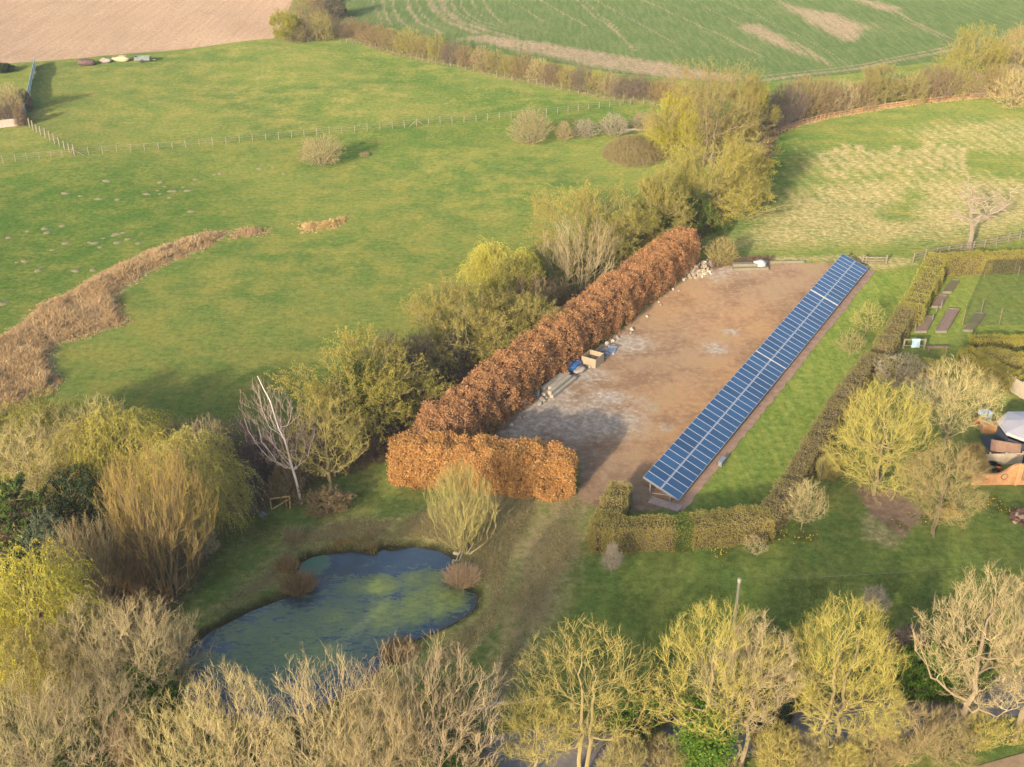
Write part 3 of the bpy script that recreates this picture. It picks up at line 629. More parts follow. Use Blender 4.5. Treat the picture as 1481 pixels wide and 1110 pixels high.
        cl = np.repeat(rng.random(n), nb)*.6+rng.random(n*nb)*.4; cbm.leaves(rng, cc, c.get('bs', .08), 1, cl, .55, .3)
    out = [('trunk', tb.mesh('trunk', [PM[M[0]]], True)), ('crown', cbm.mesh('crown', [PM[x] for x in M[1:]]))]
    if ivy:
        ib = MB(); src = np.concatenate([S0.reshape(-1, 3), S1[:, :4].reshape(-1, 3)]); src = src[(src[:, 2] < h*ivy) & (src[:, 2] > .1)]
        n = int(6000*min(2.5, h/6)); ci = rng.integers(0, len(src), n); j = src[ci]+rng.normal(size=(n, 3))*np.array([.42, .42, .5])*min(1.6, h/6.5); j[:, 2] = np.maximum(j[:, 2], .1)
        ib.leaves(rng, j, .17, 0, rng.random(n)*.7+.3*rng.random(n), .8, .3); out.append(('ivy', ib.mesh('ivy', [PM['ivy_leaf']])))
    return out
gen_old = gen_plant
def gen_plant(kind, h, wd, seed, q=1.0, mats=None, lean=(0, 0), ivy=0.0, fine=False):
    if kind in KE: return gen_env(kind, h, wd, seed, q, mats, lean, ivy, fine)
    return gen_old(kind, h, wd, seed, q, mats, lean, ivy)
def place(name, label, cat, meshes, loc, rz=0.0, group=None, scale=(1, 1, 1)):
    t = thing(name, label, cat, loc, rz, group); t.scale = scale
    for nm, me in meshes:
        o = bpy.data.objects.new(nm, me); COL.objects.link(o); o.parent = t
    return t
SEED = [100]
def plant(kind, x, yb, yt, wpx, label, name='bare_tree', cat='tree', q=1.0, mats=None, lean=(0, 0), ivy=0.0, group=None, seed=None):
    SEED[0] += 7
    if kind not in ('birch', 'dead'):
        ym = yb+.62*(yt-yb); x = CX+(x-CX)*(3590-yb)/(3590-ym)
    loc = at(x, yb); h = hgt(x, yb, yt); wd = wpx*mpp(x, (yb+yt)/2 if yb < 1000 else yb-30)
    tel = (CH-loc.z)/math.hypot(loc.x, loc.y); pr = np.array(KE[kind]['pr'] if kind in KE else [.5, .8, 1, .9, .7, .5, .2]); cl = KE[kind]['cl'] if kind in KE else .2; tq = np.linspace(0, 1, len(pr))
    lo_, hi_ = h*.5, h                                     # the back of a wide crown shows above its top
    for _ in range(20):
        md = (lo_+hi_)/2
        if (md*(cl+(1-cl)*tq)*(1-.06*pr)+pr*wd*.5*tel*.48).max() > h: hi_ = md
        else: lo_ = md
    h = lo_
    ms = gen_plant(kind, h, wd, seed or SEED[0], q, mats, lean, ivy, loc.y < 86 and h > 2.2 and kind not in ('willow', 'everg', 'leafy', 'shrub', 'birch'))
    return place(name, label, cat, ms, loc, 0.0, group)

# ------------------------------------------------------------------ roadside trees along the bottom of the view
TAN3 = ('bark_tan', 'twig_tan'); YEL = ('bark_yellow', 'twig_yellow')
for a in [
    ('multi', 25, 1195, 985, 190, 'pale olive bare tree in the bottom corner below the yellow weeping willow', dict(mats=('bark_olive', 'twig_tan'))),
    ('multi', 108, 1180, 985, 190, 'pale tan many-stemmed bare tree beside the small orange-yellow shrub', dict(ivy=.4)),
    ('ash', 200, 1075, 868, 150, 'bare tree with bright green ivy up its trunk beside the pond', dict(ivy=.5, mats=('bark_yellow', 'twig_tan'))),
    ('open', 236, 1050, 885, 110, 'small pale bare tree reaching its twigs over the pond edge', dict(mats=('bark_yellow', 'twig_tan'))),
    ('ash', 128, 1045, 872, 130, 'slim tan bare tree between the weeping willow and the ivy-clad tree', {}),
    ('ash', 60, 1070, 905, 140, 'yellow-tan bare tree in front of the bright weeping willow', dict(mats=('bark_yellow', 'twig_yellow'))),
    ('multi', 268, 1190, 1000, 150, 'tan bare tree rising before the lower pond end', dict(mats=('bark_tan', 'twig_tan'), ivy=.45)),
    ('multi', 335, 1185, 965, 150, 'pinkish tan bare tree standing alone against the blue pond', {}),
    ('multi', 478, 1215, 945, 215, 'broad pinkish bare tree whose top cuts into the pond water', dict(q=1.12)),
    ('multi', 615, 1190, 925, 220, 'broad tan bare tree between the pond and the worn grass track', dict(q=1.12, ivy=.3)),
    ('multi', 545, 1215, 985, 160, 'yellowish bare tree squeezed low between two broad pink-tan trees', dict(mats=('bark_yellow', 'twig_yellow'))),
    ('open', 850, 1118, 903, 205, 'open yellow-tan bare tree with forked trunk by the grass track', dict(q=1.1)),
    ('open', 775, 1125, 1000, 115, 'low sprawling yellow-tan tree at the end of the grass track', {}),
    ('ash', 1030, 1125, 872, 185, 'tall tan bare tree with ivy on its lower trunk near the pole', dict(ivy=.36, mats=('bark_tan', 'twig_yellow'))),
    ('ashy', 1085, 1120, 890, 140, 'slender yellow-tan bare tree with a pale twin stem beside the lane', dict(mats=('bark_tan', 'twig_tan'))),
    ('dense', 1222, 1092, 868, 200, 'golden dome-shaped twiggy tree on two straight trunks by the lane', dict(q=1.08)),
    ('ash', 1425, 1078, 828, 185, 'large pale tan bare tree fanning above the lane', dict(q=1.05, mats=('bark_tan', 'twig_tan'))),
    ('ash', 1510, 1070, 832, 180, 'pale tan bare tree cut by the picture edge above the lane', {}),
]:
    k, x, yb, yt, wp, lab, kw = a; plant(k, x, yb, yt, wp*.93, lab, **kw)
plant('coppice', 190, 1165, 1040, 62, 'small orange-yellow upright shrub in the roadside row', 'shrub', 'shrub', mats=('bark_yellow', 'twig_orange'), q=.8)
# low scrub between lane and view edge: one scrub mesh per kind, copied
ROAD_SCRUB = [(905, 1135, 1045, 70, 'olive scrub bush below the open yellow-tan tree'), (965, 1120, 1050, 70, 'scrub bush touching the ivy-clad trunk near the pole'), (1130, 1112, 1035, 75, 'scrub bush by the twin pale stem at the lane'),
              (1172, 1118, 1050, 60, 'low scrub bush just before the golden dome tree'), (1270, 1112, 1030, 70, 'scrub bush under the far edge of the golden dome tree'), (1318, 1105, 1000, 85, 'tallest yellow scrub bush beside the lane'),
              (1372, 1092, 1010, 80, 'scrub bush between the tallest scrub and the large fanning tree'), (1415, 1085, 1015, 60, 'scrub bush at the foot of the large fanning tree'), (1225, 1125, 1060, 60, 'low scrub bush at the golden dome tree trunks'),
              (1050, 1130, 1075, 60, 'low scrub bush in front of the slender pale twin stem'), (700, 1150, 1085, 60, 'low scrub bush where the grass track meets the lane'), (1460, 1075, 1020, 50, 'scrub bush near the brown corner path')]
for i, (x, yb, yt, wp, lab) in enumerate(ROAD_SCRUB):
    plant('multi' if i % 2 else 'bush', x, yb, yt+20, wp, lab, 'scrub_bush', 'bush', q=.62, mats=('bark_yellow', 'twig_yellow') if i % 3 else ('bark_yellow', 'twig_olive'), group='scrub bushes along the lane')
plant('everg', 1345, 1000, 938, 75, 'dark evergreen bush behind the golden dome tree', 'evergreen_bush', 'bush', q=.8, mats=('bark_brown', 'twig_brown', 'ivy_leaf'))
plant('shrub', 1318, 965, 905, 60, 'dark purple leafless bush on the garden edge behind the golden dome tree', 'shrub', 'bush', mats=('bark_brown', 'twig_purple', 'bud_purple'))
plant('everg', 925, 1055, 1000, 70, 'dark green bush between the open yellow tree and the lane', 'evergreen_bush', 'bush', q=.7, mats=('bark_brown', 'twig_brown', 'ivy_leaf'))
plant('everg', 1110, 1035, 985, 80, 'dark evergreen bush between the tall tan tree and the golden dome tree', 'evergreen_bush', 'bush', q=.7, mats=('bark_brown', 'twig_brown', 'evergreen_leaf'))
plant('everg', 1395, 985, 935, 60, 'dark green bush showing through the large fanning tree', 'evergreen_bush', 'bush', q=.7, mats=('bark_brown', 'twig_brown', 'ivy_leaf'))

# ------------------------------------------------------------------ willows and thicket beside the pond
plant('willow', 48, 1010, 790, 150, 'bright yellow weeping willow at the picture edge above the pale bare trees', 'willow_tree')
plant('coppice', 222, 868, 640, 140, 'tall orange-brown upright coppiced willow on the pond bank', 'coppiced_tree', q=1.1)
plant('coppice', 128, 888, 748, 100, 'olive brown coppiced willow beside the tall orange one', 'coppiced_tree', mats=('bark_yellow', 'twig_olive'))
plant('coppice', 190, 880, 770, 60, 'short orange coppiced stems squeezed between two taller coppices', 'coppiced_tree', q=.8)
plant('willow', 276, 768, 622, 128, 'lime yellow weeping willow with drooping curtains above the pond bank', 'willow_tree', mats=('bark_yellow', 'twig_willow', 'bud_lime'), q=1.05)
plant('willow', 158, 722, 592, 150, 'wide yellow willow behind the dark evergreen bush', 'willow_tree', q=1.05)
plant('ash', 40, 745, 610, 150, 'tan bare tree at the picture edge beside the wide yellow willow', mats=('bark_tan', 'twig_pink'))
plant('leafy', 30, 690, 575, 150, 'hazy olive tree below the rust coloured rushes', mats=('bark_olive', 'twig_tan', 'bud_olive'))
plant('multi', 145, 690, 577, 90, 'small tan bare tree topping the wide yellow willow')
plant('multi', 90, 720, 620, 110, 'brownish bare tree between the hazy olive tree and the wide willow', mats=('bark_tan', 'twig_pink'))
plant('everg', 104, 782, 676, 98, 'rounded dark green evergreen bush among the willows', 'evergreen_bush', 'bush', q=1.1)
plant('conif', 12, 815, 700, 95, 'light green conifer at the picture edge beneath the willows', 'conifer_tree')
plant('everg', 68, 830, 740, 60, 'blue-green bush below the rounded dark evergreen', 'evergreen_bush', 'bush', q=.9, mats=('bark_brown', 'twig_brown', 'bluegreen_leaf'))
plant('everg', 20, 880, 800, 60, 'dark green bush above the bright yellow willow at the edge', 'evergreen_bush', 'bush', q=.8)
plant('shrub', 285, 800, 735, 50, 'pale pinkish grey shrub under the lime weeping willow', 'shrub', 'shrub', mats=('bark_tan', 'twig_pink', 'bud_pink'))
for x, yb, yt, wp, lab, mt in [
    (255, 690, 606, 90, 'brown leafless shrub just behind the lime weeping willow', 0), (300, 700, 602, 90, 'grey-brown leafless shrub at the meadow edge behind the lime willow', 0), (345, 700, 602, 85, 'purple grey shrub between the lime willow and the white birch', 1),
    (375, 700, 625, 70, 'dark purple shrub behind the white birch stem', 1), (412, 722, 668, 60, 'brown thorny shrub at the foot of the white birch', 2), (472, 738, 704, 60, 'low brown shrub below the golden bare tree', 2),
    (350, 740, 680, 70, 'low dark shrub above the little white stream', 1), (560, 560, 478, 80, 'grey-purple thicket shrub beside the ivy-covered tree on its meadow side', 1), (605, 560, 480, 80, 'grey-purple thicket shrub between the ivy-covered tree and the golden spreading tree', 1),
    (648, 550, 490, 80, 'dark shrub under the golden spreading tree', 1), (590, 600, 540, 80, 'dark purple shrub beside the ivy-covered tree towards the copper hedge', 1), (530, 650, 600, 80, 'purple-brown shrub below the ivy-covered tree', 1),
    (720, 510, 440, 70, 'dark olive shrub between golden spreading tree and copper hedge', 2), (770, 480, 395, 80, 'dark olive shrub below the lime willow by the copper hedge', 2), (800, 450, 400, 60, 'brown shrub at the foot of the tall fountain-shaped tree', 2)]:
    plant('shrub', x, yb, yt, wp, lab, 'shrub', 'shrub', mats=(('bark_brown', 'twig_tan', 'bud_brown'), ('bark_brown', 'twig_purple', 'bud_purple'), ('bark_brown', 'twig_brown', 'bud_brown'))[mt], group='thicket shrubs behind the copper hedge')

# ------------------------------------------------------------------ tree line between meadow and yard
plant('birch', 436, 729, 548, 100, 'white-stemmed birch leaning over the thicket', 'birch_tree', lean=(-.22, .05))
plant('open', 470, 716, 575, 118, 'golden bare tree beside the leaning white birch', mats=('bark_yellow', 'twig_yellow'), q=1.1)
plant('leafy', 515, 628, 490, 172, 'spreading tree thick with green ivy at its heart', ivy=.8, mats=('bark_olive', 'twig_yellow', 'bud_yellow'))
plant('leafy', 668, 530, 395, 150, 'golden spreading tree at the meadow side of the copper hedge', mats=('bark_olive', 'twig_olive', 'bud_yellow'), q=1.05)
plant('leafy', 735, 520, 420, 110, 'golden olive tree with twisted arms against the copper hedge', mats=('bark_yellow', 'twig_yellow', 'bud_olive'), ivy=.35)
plant('willow', 712, 425, 350, 62, 'bright lime-yellow willow head above the golden spreading tree', 'willow_tree', mats=('bark_yellow', 'twig_willow', 'bud_lime'), q=.85)
plant('willow', 758, 425, 358, 36, 'small lime willow beside the tall fountain-shaped tree', 'willow_tree', mats=('bark_yellow', 'twig_willow', 'bud_lime'), q=.7)
plant('leafy', 735, 465, 375, 90, 'grey-green tree below the bright lime willow', mats=('bark_olive', 'twig_olive', 'bud_olive'))
plant('fountain', 842, 432, 312, 125, 'tall fountain-shaped bare tree of upright tan stems', 'coppiced_tree', mats=('bark_yellow', 'twig_tan'))
plant('leafy', 855, 392, 264, 145, 'large rounded yellow-olive tree behind the fountain-shaped tree', mats=('bark_olive', 'twig_olive', 'bud_yellow'), ivy=.5, q=1.05)
plant('leafy', 910, 380, 300, 80, 'olive tree between the large rounded tree and the copper hedge top', mats=('bark_olive', 'twig_olive', 'bud_olive'))
plant('leafy', 958, 360, 250, 95, 'yellow-olive tree behind the far end of the copper hedge', mats=('bark_yellow', 'twig_yellow', 'bud_olive'), ivy=.4)
plant('everg', 1010, 335, 280, 60, 'dark ivy-green bush under the stout golden oak', 'evergreen_bush', 'bush', mats=('bark_brown', 'twig_brown', 'ivy_leaf'), q=.8)
plant('leafy', 1040, 318, 182, 135, 'stout golden-olive oak in front of the tallest tree', mats=('bark_olive', 'twig_olive', 'bud_yellow'), q=1.1)
plant('leafy', 1078, 300, 220, 60, 'golden bush at the pasture side of the stout oak', 'tree_bush', 'tree', mats=('bark_olive', 'twig_olive', 'bud_yellow'), q=.8)
plant('leafy', 1030, 240, 86, 150, 'tallest yellow tree of the tree line, level with the far hedgerow', mats=('bark_tan', 'twig_yellow', 'bud_yellow'), q=1.15)
plant('leafy', 975, 235, 128, 70, 'pale yellow tree on the meadow side of the tallest tree', mats=('bark_yellow', 'twig_yellow', 'bud_yellow'))
plant('leafy', 1085, 215, 112, 55, 'ragged yellow tree on the pasture side of the tallest tree', mats=('bark_tan', 'twig_yellow', 'bud_olive'), ivy=.6)
plant('bush', 1046, 382, 342, 42, 'small yellow-green bush between the yard corner and the pasture', 'bush', 'bush', mats=('bark_yellow', 'twig_yellow', 'bud_olive'))
plant('fountain', 668, 800, 672, 88, 'olive fountain-shaped willow bush on the pond tip', 'willow_bush', 'bush', q=1.0)

# bushes standing in the meadow
plant('bush', 463, 238, 194, 66, 'round tan bush alone in the middle of the meadow', 'bush', 'bush', q=1.2)
plant('bush', 767, 208, 156, 60, 'round tan bush at the head of the old field bank', 'bush', 'bush', q=1.2, mats=('bark_tan', 'twig_tan', 'bud_olive'))
plant('bush', 816, 203, 175, 25, 'smallest tree-like bush on the old field bank', 'bush', 'bush', q=.8)
plant('bush', 846, 199, 171, 36, 'bare bush second along the old field bank from the round one', 'bush', 'bush', q=.8, mats=('bark_tan', 'twig_grey', 'bud_brown'))
plant('bush', 888, 196, 163, 46, 'bare bush next to the pale fallen log', 'bush', 'bush', q=.9, mats=('bark_tan', 'twig_grey', 'bud_brown'))
plant('bush', 930, 188, 162, 42, 'bare bush behind the pale fallen log', 'bush', 'bush', q=.8, mats=('bark_brown', 'twig_grey', 'bud_brown'))

# ------------------------------------------------------------------ far hedgerows: six shrubs, copied along each line
PROTO = []
for i, (mt) in enumerate([('bark_brown', 'twig_brown', 'bud_brown'), ('bark_brown', 'twig_olive', 'bud_olive'), ('bark_brown', 'twig_purple', 'bud_purple'), ('bark_tan', 'twig_tan', 'bud_brown')]):
    for s_ in range(2): PROTO.append(gen_plant('shrub', 5.0, 6.0, 900+i*10+s_, 1.0, mt))
COLN = ['brown', 'olive', 'purple-grey', 'tan']
ORD = ['first', 'second', 'third', 'fourth', 'fifth', 'sixth', 'seventh', 'eighth', 'ninth', 'tenth', 'eleventh', 'twelfth', 'thirteenth', 'fourteenth', 'fifteenth', 'sixteenth', 'seventeenth', 'eighteenth', 'nineteenth', 'twentieth', 'twenty-first', 'twenty-second', 'twenty-third', 'twenty-fourth', 'twenty-fifth', 'twenty-sixth', 'twenty-seventh', 'twenty-eighth']
def hedgerow(items, tail, group):
    for i, (x, yb, yt, wp, ci) in enumerate(items):
        h = hgt(x, yb, yt); wd = wp*mpp(x, yb)
        place('hedgerow_shrub', f'{COLN[ci]} leafless shrub, {ORD[i]} {tail}', 'shrub', PROTO[ci*2+i % 2], at(x, yb), random.Random(i).uniform(0, 6.28), group, (wd/6, wd/6, h/5))
rr = random.Random(4)
HR1 = []
for i in range(24):
    t = i/23; x = 508+t*(988-508)
    yb = np.interp(x, [500, 560, 700, 800, 900, 1000], [54, 72, 103, 124, 143, 152])-2
    HR1.append((x, yb, yb-rr.uniform(28, 40)-t*4, rr.uniform(34, 46), [0, 1, 3, 0, 1, 2, 0, 3][rr.randrange(8)]))
hedgerow(HR1, 'from the ploughed field corner along the far hedgerow', 'shrubs of the far hedgerow')
plant('leafy', 415, 60, 16, 38, 'yellow-olive tree at the ploughed field corner', mats=('bark_olive', 'twig_olive', 'bud_olive'))
plant('shrub', 436, 60, 26, 44, 'dark grey rounded shrub beside the yellow-olive corner tree', 'shrub', 'shrub', mats=('bark_brown', 'twig_purple', 'bud_purple'))
plant('shrub', 463, 58, 14, 46, 'olive rounded shrub at the bend of the far hedgerow', 'shrub', 'shrub', mats=('bark_brown', 'twig_olive', 'bud_olive'), q=1.1)
plant('shrub', 484, 55, 20, 34, 'dark blue-grey shrub where the far hedgerow bends', 'shrub', 'shrub', mats=('bark_brown', 'twig_purple', 'bud_purple'))
plant('shrub', 440, 36, -6, 56, 'reddish brown shrub behind the hedgerow corner', 'shrub', 'shrub')
plant('shrub', 470, 30, -8, 50, 'purple-brown shrub between ploughed field and green crop field', 'shrub', 'shrub', mats=('bark_brown', 'twig_purple', 'bud_purple'))
plant('shrub', 455, 8, -30, 50, 'brown shrub touching the top of the picture between the two crop fields', 'shrub', 'shrub')
plant('everg', 484, 26, -14, 30, 'dark blue-green tree against the green crop field', mats=('bark_brown', 'twig_brown', 'evergreen_leaf'), q=.7)
HR2 = []
for i, (x, yb, h_, wd, ci) in enumerate([(1112, 192, 60, 50, 2), (1135, 182, 68, 55, 2), (1160, 172, 66, 60, 0), (1188, 167, 58, 55, 0), (1215, 162, 50, 55, 3), (1242, 158, 42, 48, 0), (1320, 148, 46, 50, 1), (1348, 145, 54, 55, 0), (1376, 142, 50, 50, 1), (1402, 140, 38, 45, 3), (1430, 138, 40, 50, 0), (1455, 135, 44, 50, 3)]):
    HR2.append((x, yb, yb-h_, wd, ci))
hedgerow(HR2, 'from the tallest tree along the hedgerow above the pasture', 'shrubs of the hedgerow above the pasture')
plant('leafy', 1284, 150, 94, 70, 'round yellow-green tree within the hedgerow above the pasture', mats=('bark_tan', 'twig_tan', 'bud_olive'))
plant('leafy', 1414, 128, 36, 82, 'tall pale-trunked yellow tree in the hedgerow above the pasture', mats=('bark_tan', 'twig_yellow', 'bud_olive'))
plant('leafy', 1476, 128, 44, 66, 'tan tree at the picture edge beside the tall pale-trunked tree', mats=('bark_tan', 'twig_tan', 'bud_brown'))
plant('shrub', 1472, 155, 96, 56, 'pinkish brown shrub in front of the hedgerow at the picture edge', 'shrub', 'shrub', mats=('bark_brown', 'twig_pink', 'bud_brown'))
plant('shrub', 1130, 186, 150, 40, 'low grey twiggy shrub at the shaded hedgerow end', 'shrub', 'shrub', mats=('bark_tan', 'twig_grey', 'bud_purple'))

# ------------------------------------------------------------------ garden trees
plant('pollard', 1282, 716, 556, 138, 'golden pollarded tree like a round bristle head by the lawn hedge', q=1.12)
plant('dense', 1368, 775, 640, 122, 'spreading golden tree with arching twigs near the orange garden wall', mats=('bark_yellow', 'twig_yellow'), q=.7)
plant('ash', 1380, 668, 520, 108, 'tall open tan tree behind the two golden garden trees', mats=('bark_tan', 'twig_tan'))
plant('open', 1300, 565, 512, 80, 'grey crooked fruit tree by the cross hedge', mats=('bark_tan', 'twig_grey'))
plant('ash', 1352, 600, 545, 60, 'small grey bare fruit tree behind the pollarded tree', mats=('bark_tan', 'twig_grey'), q=.8)
plant('ash', 1425, 600, 540, 50, 'thin tan tree beside the wooden boarded fence', mats=('bark_tan', 'twig_tan'), q=.7)
plant('bush', 1408, 690, 645, 40, 'brown bush between the tall tan tree and the pale plank fence', 'bush', 'bush', mats=('bark_brown', 'twig_brown', 'bud_brown'))
plant('sapling', 1257, 488, 432, 52, 'tall yellow sapling on the mown strip', 'sapling_tree')
plant('sapling', 1232, 517, 474, 44, 'short yellow sapling on the mown strip', 'sapling_tree')
plant('sapling', 1166, 768, 690, 56, 'bare sapling outside the corner of the lawn hedge', 'sapling_tree', mats=('bark_tan', 'twig_tan'))
plant('sapling', 1098, 806, 772, 34, 'small leaning sapling before the front clipped hedge', 'sapling_tree', mats=('bark_tan', 'twig_tan'), q=.7, lean=(-.3, 0))
plant('sapling', 886, 832, 785, 26, 'thin pale sapling before the hedge corner', 'sapling_tree', mats=('bark_tan', 'twig_grey'), q=.6)
plant('sapling', 1268, 888, 848, 34, 'thin grey sapling in the shaded garden grass', 'sapling_tree', mats=('bark_tan', 'twig_grey'), q=.6)
plant('bush', 1201, 692, 658, 30, 'small yellowish clipped bush at the gap of the lawn hedge', 'bush', 'bush', mats=('bark_olive', 'twig_olive', 'hedge_yellow'))
plant('dead', 1402, 362, 268, 105, 'bleached dead tree with antler branches in the pasture', 'dead_tree')
plant('bush', 1374, 748, 728, 26, 'yellow flowering bush beneath the spreading golden tree', 'flowering_bush', 'bush', mats=('bark_brown', 'twig_olive', 'forsythia'))
# trees outside the view to the south-west: the garden and the lane lie in their shadow
for i, (x, y, h, wd) in enumerate([(16, 20, 10, 7)]):
    place('bare_tree', f'bare tree standing {["over the lane"][i]} outside the photographed ground', 'tree', gen_plant('ash', h, wd, 500+i % 2, 1.0), (x, y, tz1(x, y)), i*1.3)

# ------------------------------------------------------------------ hedges
def path_pts(px): return [at(a, b) for a, b in px]
def hedge(name, label, path, width, height, n, leaf, stem='hedge_stem', size=.13, bump=.10, lump=0, lumpw=.3, seed=1, patches=None, h2=None):
    rng = np.random.default_rng(seed); P = [np.array(p) for p in path]; o = P[0].copy()
    segs = [(P[i], P[i+1]) for i in range(len(P)-1)]; Ls = np.array([np.linalg.norm((b-a)[:2]) for a, b in segs]); tot = Ls.sum()
    t = thing(name, label, 'hedge', o)
    # leaves over the outer shell, thinning inwards
    ext = width*.45; CLN = 14
    if lump: n = n//CLN*CLN
    s = rng.uniform(-width*.5, tot+width*.5, n); face = rng.random(n)
    if lump: s = np.repeat(s[:n//CLN], CLN); face = np.repeat(face[:n//CLN], CLN)
    per = 0; per = 2*height+width
    e = np.concatenate([[0], np.cumsum(Ls)]); i = np.clip(np.searchsorted(e, s)-1, 0, len(segs)-1)
    A = np.array([a for a, b in segs])[i]; B = np.array([b for a, b in segs])[i]; f = ((s-e[i])/Ls[i])[:, None]
    c = A+(B-A)*f; T = (B-A)/np.linalg.norm((B-A)[:, :2], axis=1, keepdims=True); N = np.stack([-T[:, 1], T[:, 0], np.zeros(n)], 1)
    u = face*per; side = np.where(u < height, -1, np.where(u > height+width, 1, 0))
    zz = np.where(side < 0, u, np.where(side > 0, per-u, height)); oo = np.where(side == 0, u-height-width/2, side*width/2)
    ph = np.random.default_rng(seed+1).uniform(0, 6.28, 8)
    wob = bump*(np.sin(s*1.7+zz*1.3+ph[1])+np.sin(s*4.1-zz*2.2+ph[2])*.7+np.sin(s*.6+ph[3]))
    if lump:                                                            # rounded shrub shapes along the row
        q = s/lump+.35*np.sin(s/lump*1.7+ph[4]); cell = np.floor(q); fr = q-cell-.5; hv = np.sin(cell*12.9898+ph[0])*43758.5; hv = hv-np.floor(hv)
        wv_ = np.random.default_rng(seed+5); lz = lumpw/.13*.04; sc = 1-lumpw*(np.abs(fr)*2)**2*(.2+1.2*hv); hz = 1-lz*(np.abs(fr)*2)**2*(.2+1.4*hv)
        for _k in range(14):
            fs, fz, p_ = wv_.uniform(.5, 5), wv_.uniform(-3, 3), wv_.uniform(0, 6.28); sc = sc+.055/(1+.3*fs)*np.sin(s*fs+zz*fz+oo*fz*.7+p_); hz = hz+.014*np.sin(s*fs*1.2+oo*fz+p_*2)
        prof = np.where(zz/height > .55, 1-.32*((zz/height-.55)/.45)**2.2, 1)*(.86+.14*np.clip(zz/height/.3, 0, 1))
        oo = oo*sc*prof; zz = zz*hz
    if not lump:                                                        # clipped: flat faces, capped ends, corners that overlap
        i = rng.choice(len(segs), n, p=(Ls+2*ext)/(Ls+2*ext).sum()); f = rng.uniform(-ext, Ls[i]+ext); cap = rng.random(n) < 2*width/(Ls[i]*2+6*width); f = np.where(cap, np.where(rng.random(n) < .5, -ext, Ls[i]+ext), f)
        A = np.array([a for a, b in segs])[i]; B = np.array([b for a, b in segs])[i]; T = (B-A)/np.linalg.norm((B-A)[:, :2], axis=1, keepdims=True); N = np.stack([-T[:, 1], T[:, 0], np.zeros(n)], 1)
        c = A+T*f[:, None]; s = e[i]+f; oo = np.where(cap, rng.uniform(-.5, .5, n)*width, oo); zz = np.where(cap, rng.uniform(0, height, n), zz); side = np.where(cap, 0, side)
        capn = np.where(cap, np.where(f < 0, -1, 1), 0)
        jj = np.zeros(n, bool)                                          # drop leaves that fall inside another arm
        for k_, (a_, b_) in enumerate(segs):
            d_ = (b_-a_)/np.linalg.norm((b_-a_)[:2]); rel = c+N*oo[:, None]-a_; al = rel[:, 0]*d_[0]+rel[:, 1]*d_[1]; ac = -rel[:, 0]*d_[1]+rel[:, 1]*d_[0]
            jj |= (i != k_) & (al > -ext+.15) & (al < Ls[k_]+ext-.15) & (np.abs(ac) < width/2-.15) & (zz < height-.1)
        keep_ = ~jj; s, oo, zz, side, c, T, N, capn = [q_[keep_] for q_ in (s, oo, zz, side, c, T, N, capn)]; n = len(s); wob = bump*(np.sin(s*1.7+zz*1.3+ph[1])+np.sin(s*4.1-zz*2.2+ph[2])*.7+np.sin(s*.6+ph[3]))
    else: capn = np.zeros(n)
    endf = np.minimum(np.clip((s+width*.5)/(width*.6), 0, 1), np.clip((tot+width*.5-s)/(width*.6), 0, 1))**.4 if lump else np.ones(n)
    depth = rng.exponential(.10, n) if not lump else np.repeat(rng.exponential(.20, n//CLN), CLN)
    nn = N*side[:, None]+T*capn[:, None]+np.array([0, 0, 1.])*((side == 0) & (capn == 0))[:, None]
    c = c+N*(oo*(.30+.70*endf if lump else .55+.45*endf))[:, None]; c[:, 2] += np.maximum(.04, zz*(.72+.28*endf))
    if h2: c[:, 2] = c[:, 2]*1.0
    c = c+nn*(wob-depth)[:, None]+rng.normal(size=(n, 3))*(.05 if not lump else .135); c[:, 2] = np.maximum(c[:, 2], o[2]+.03)
    cl = .5+.5*np.sin(s*.9+ph[4]+2*np.sin(zz*1.1+ph[5])+oo) if not lump else np.repeat(rng.random(n//CLN), CLN); tint = np.clip((.25*cl+.75*rng.random(n)) if not lump else (.6*cl+.4*rng.random(n)), 0, 1)
    lb = MB(); mi = np.zeros(n, int)
    mats = [PM[leaf]]
    if patches:
        for (s0, s1, mname) in patches:
            mats.append(PM[mname]); mi[(s > s0) & (s < s1) & (rng.random(n) < .8)] = len(mats)-1
    for m in range(len(mats)):
        k = mi == m; lb.leaves(rng, c[k]-o, size, m, tint[k], .6, .15, nn[k])
    lb.build('foliage', mats, t)
    # stems inside, close set
    ns = int(tot*(3.2 if not lump else 1.6)); ss = rng.uniform(0, tot, ns); j = np.clip(np.searchsorted(e, ss)-1, 0, len(segs)-1)
    A = np.array([a for a, b in segs])[j]; B = np.array([b for a, b in segs])[j]; f = ((ss-e[j])/Ls[j])[:, None]; c = A+(B-A)*f-o
    T = (B-A)/np.linalg.norm((B-A)[:, :2], axis=1, keepdims=True); N = np.stack([-T[:, 1], T[:, 0], np.zeros(ns)], 1)
    c = c+N*rng.uniform(-.3, .3, ns)[:, None]*width; c[:, 2] -= .1
    pts, rad = grow(rng, c, np.tile([0, 0, 1.], (ns, 1))+rng.normal(size=(ns, 3))*.08, np.full(ns, height*.92), np.full(ns, .035), np.full(ns, .012), 4, .07, .05)
    p2, d2, l2, r2 = spawn(rng, pts, rad, np.full(ns, height), 16, .08, 1, .8, .32, .6)
    q2, ra2 = grow(rng, p2, d2, np.minimum(l2, width*.5), np.maximum(r2, .010), np.full(len(p2), .008), 3, .15, .1)
    sb = MB(); sb.tubes(pts, rad, 4); q2[..., 2] = np.clip(q2[..., 2], .03, height*.96); sb.tubes(q2, ra2, 3); sb.build('stems', PM[stem], t)
    # dense twiggy heart that stops the light
    hb = MB()
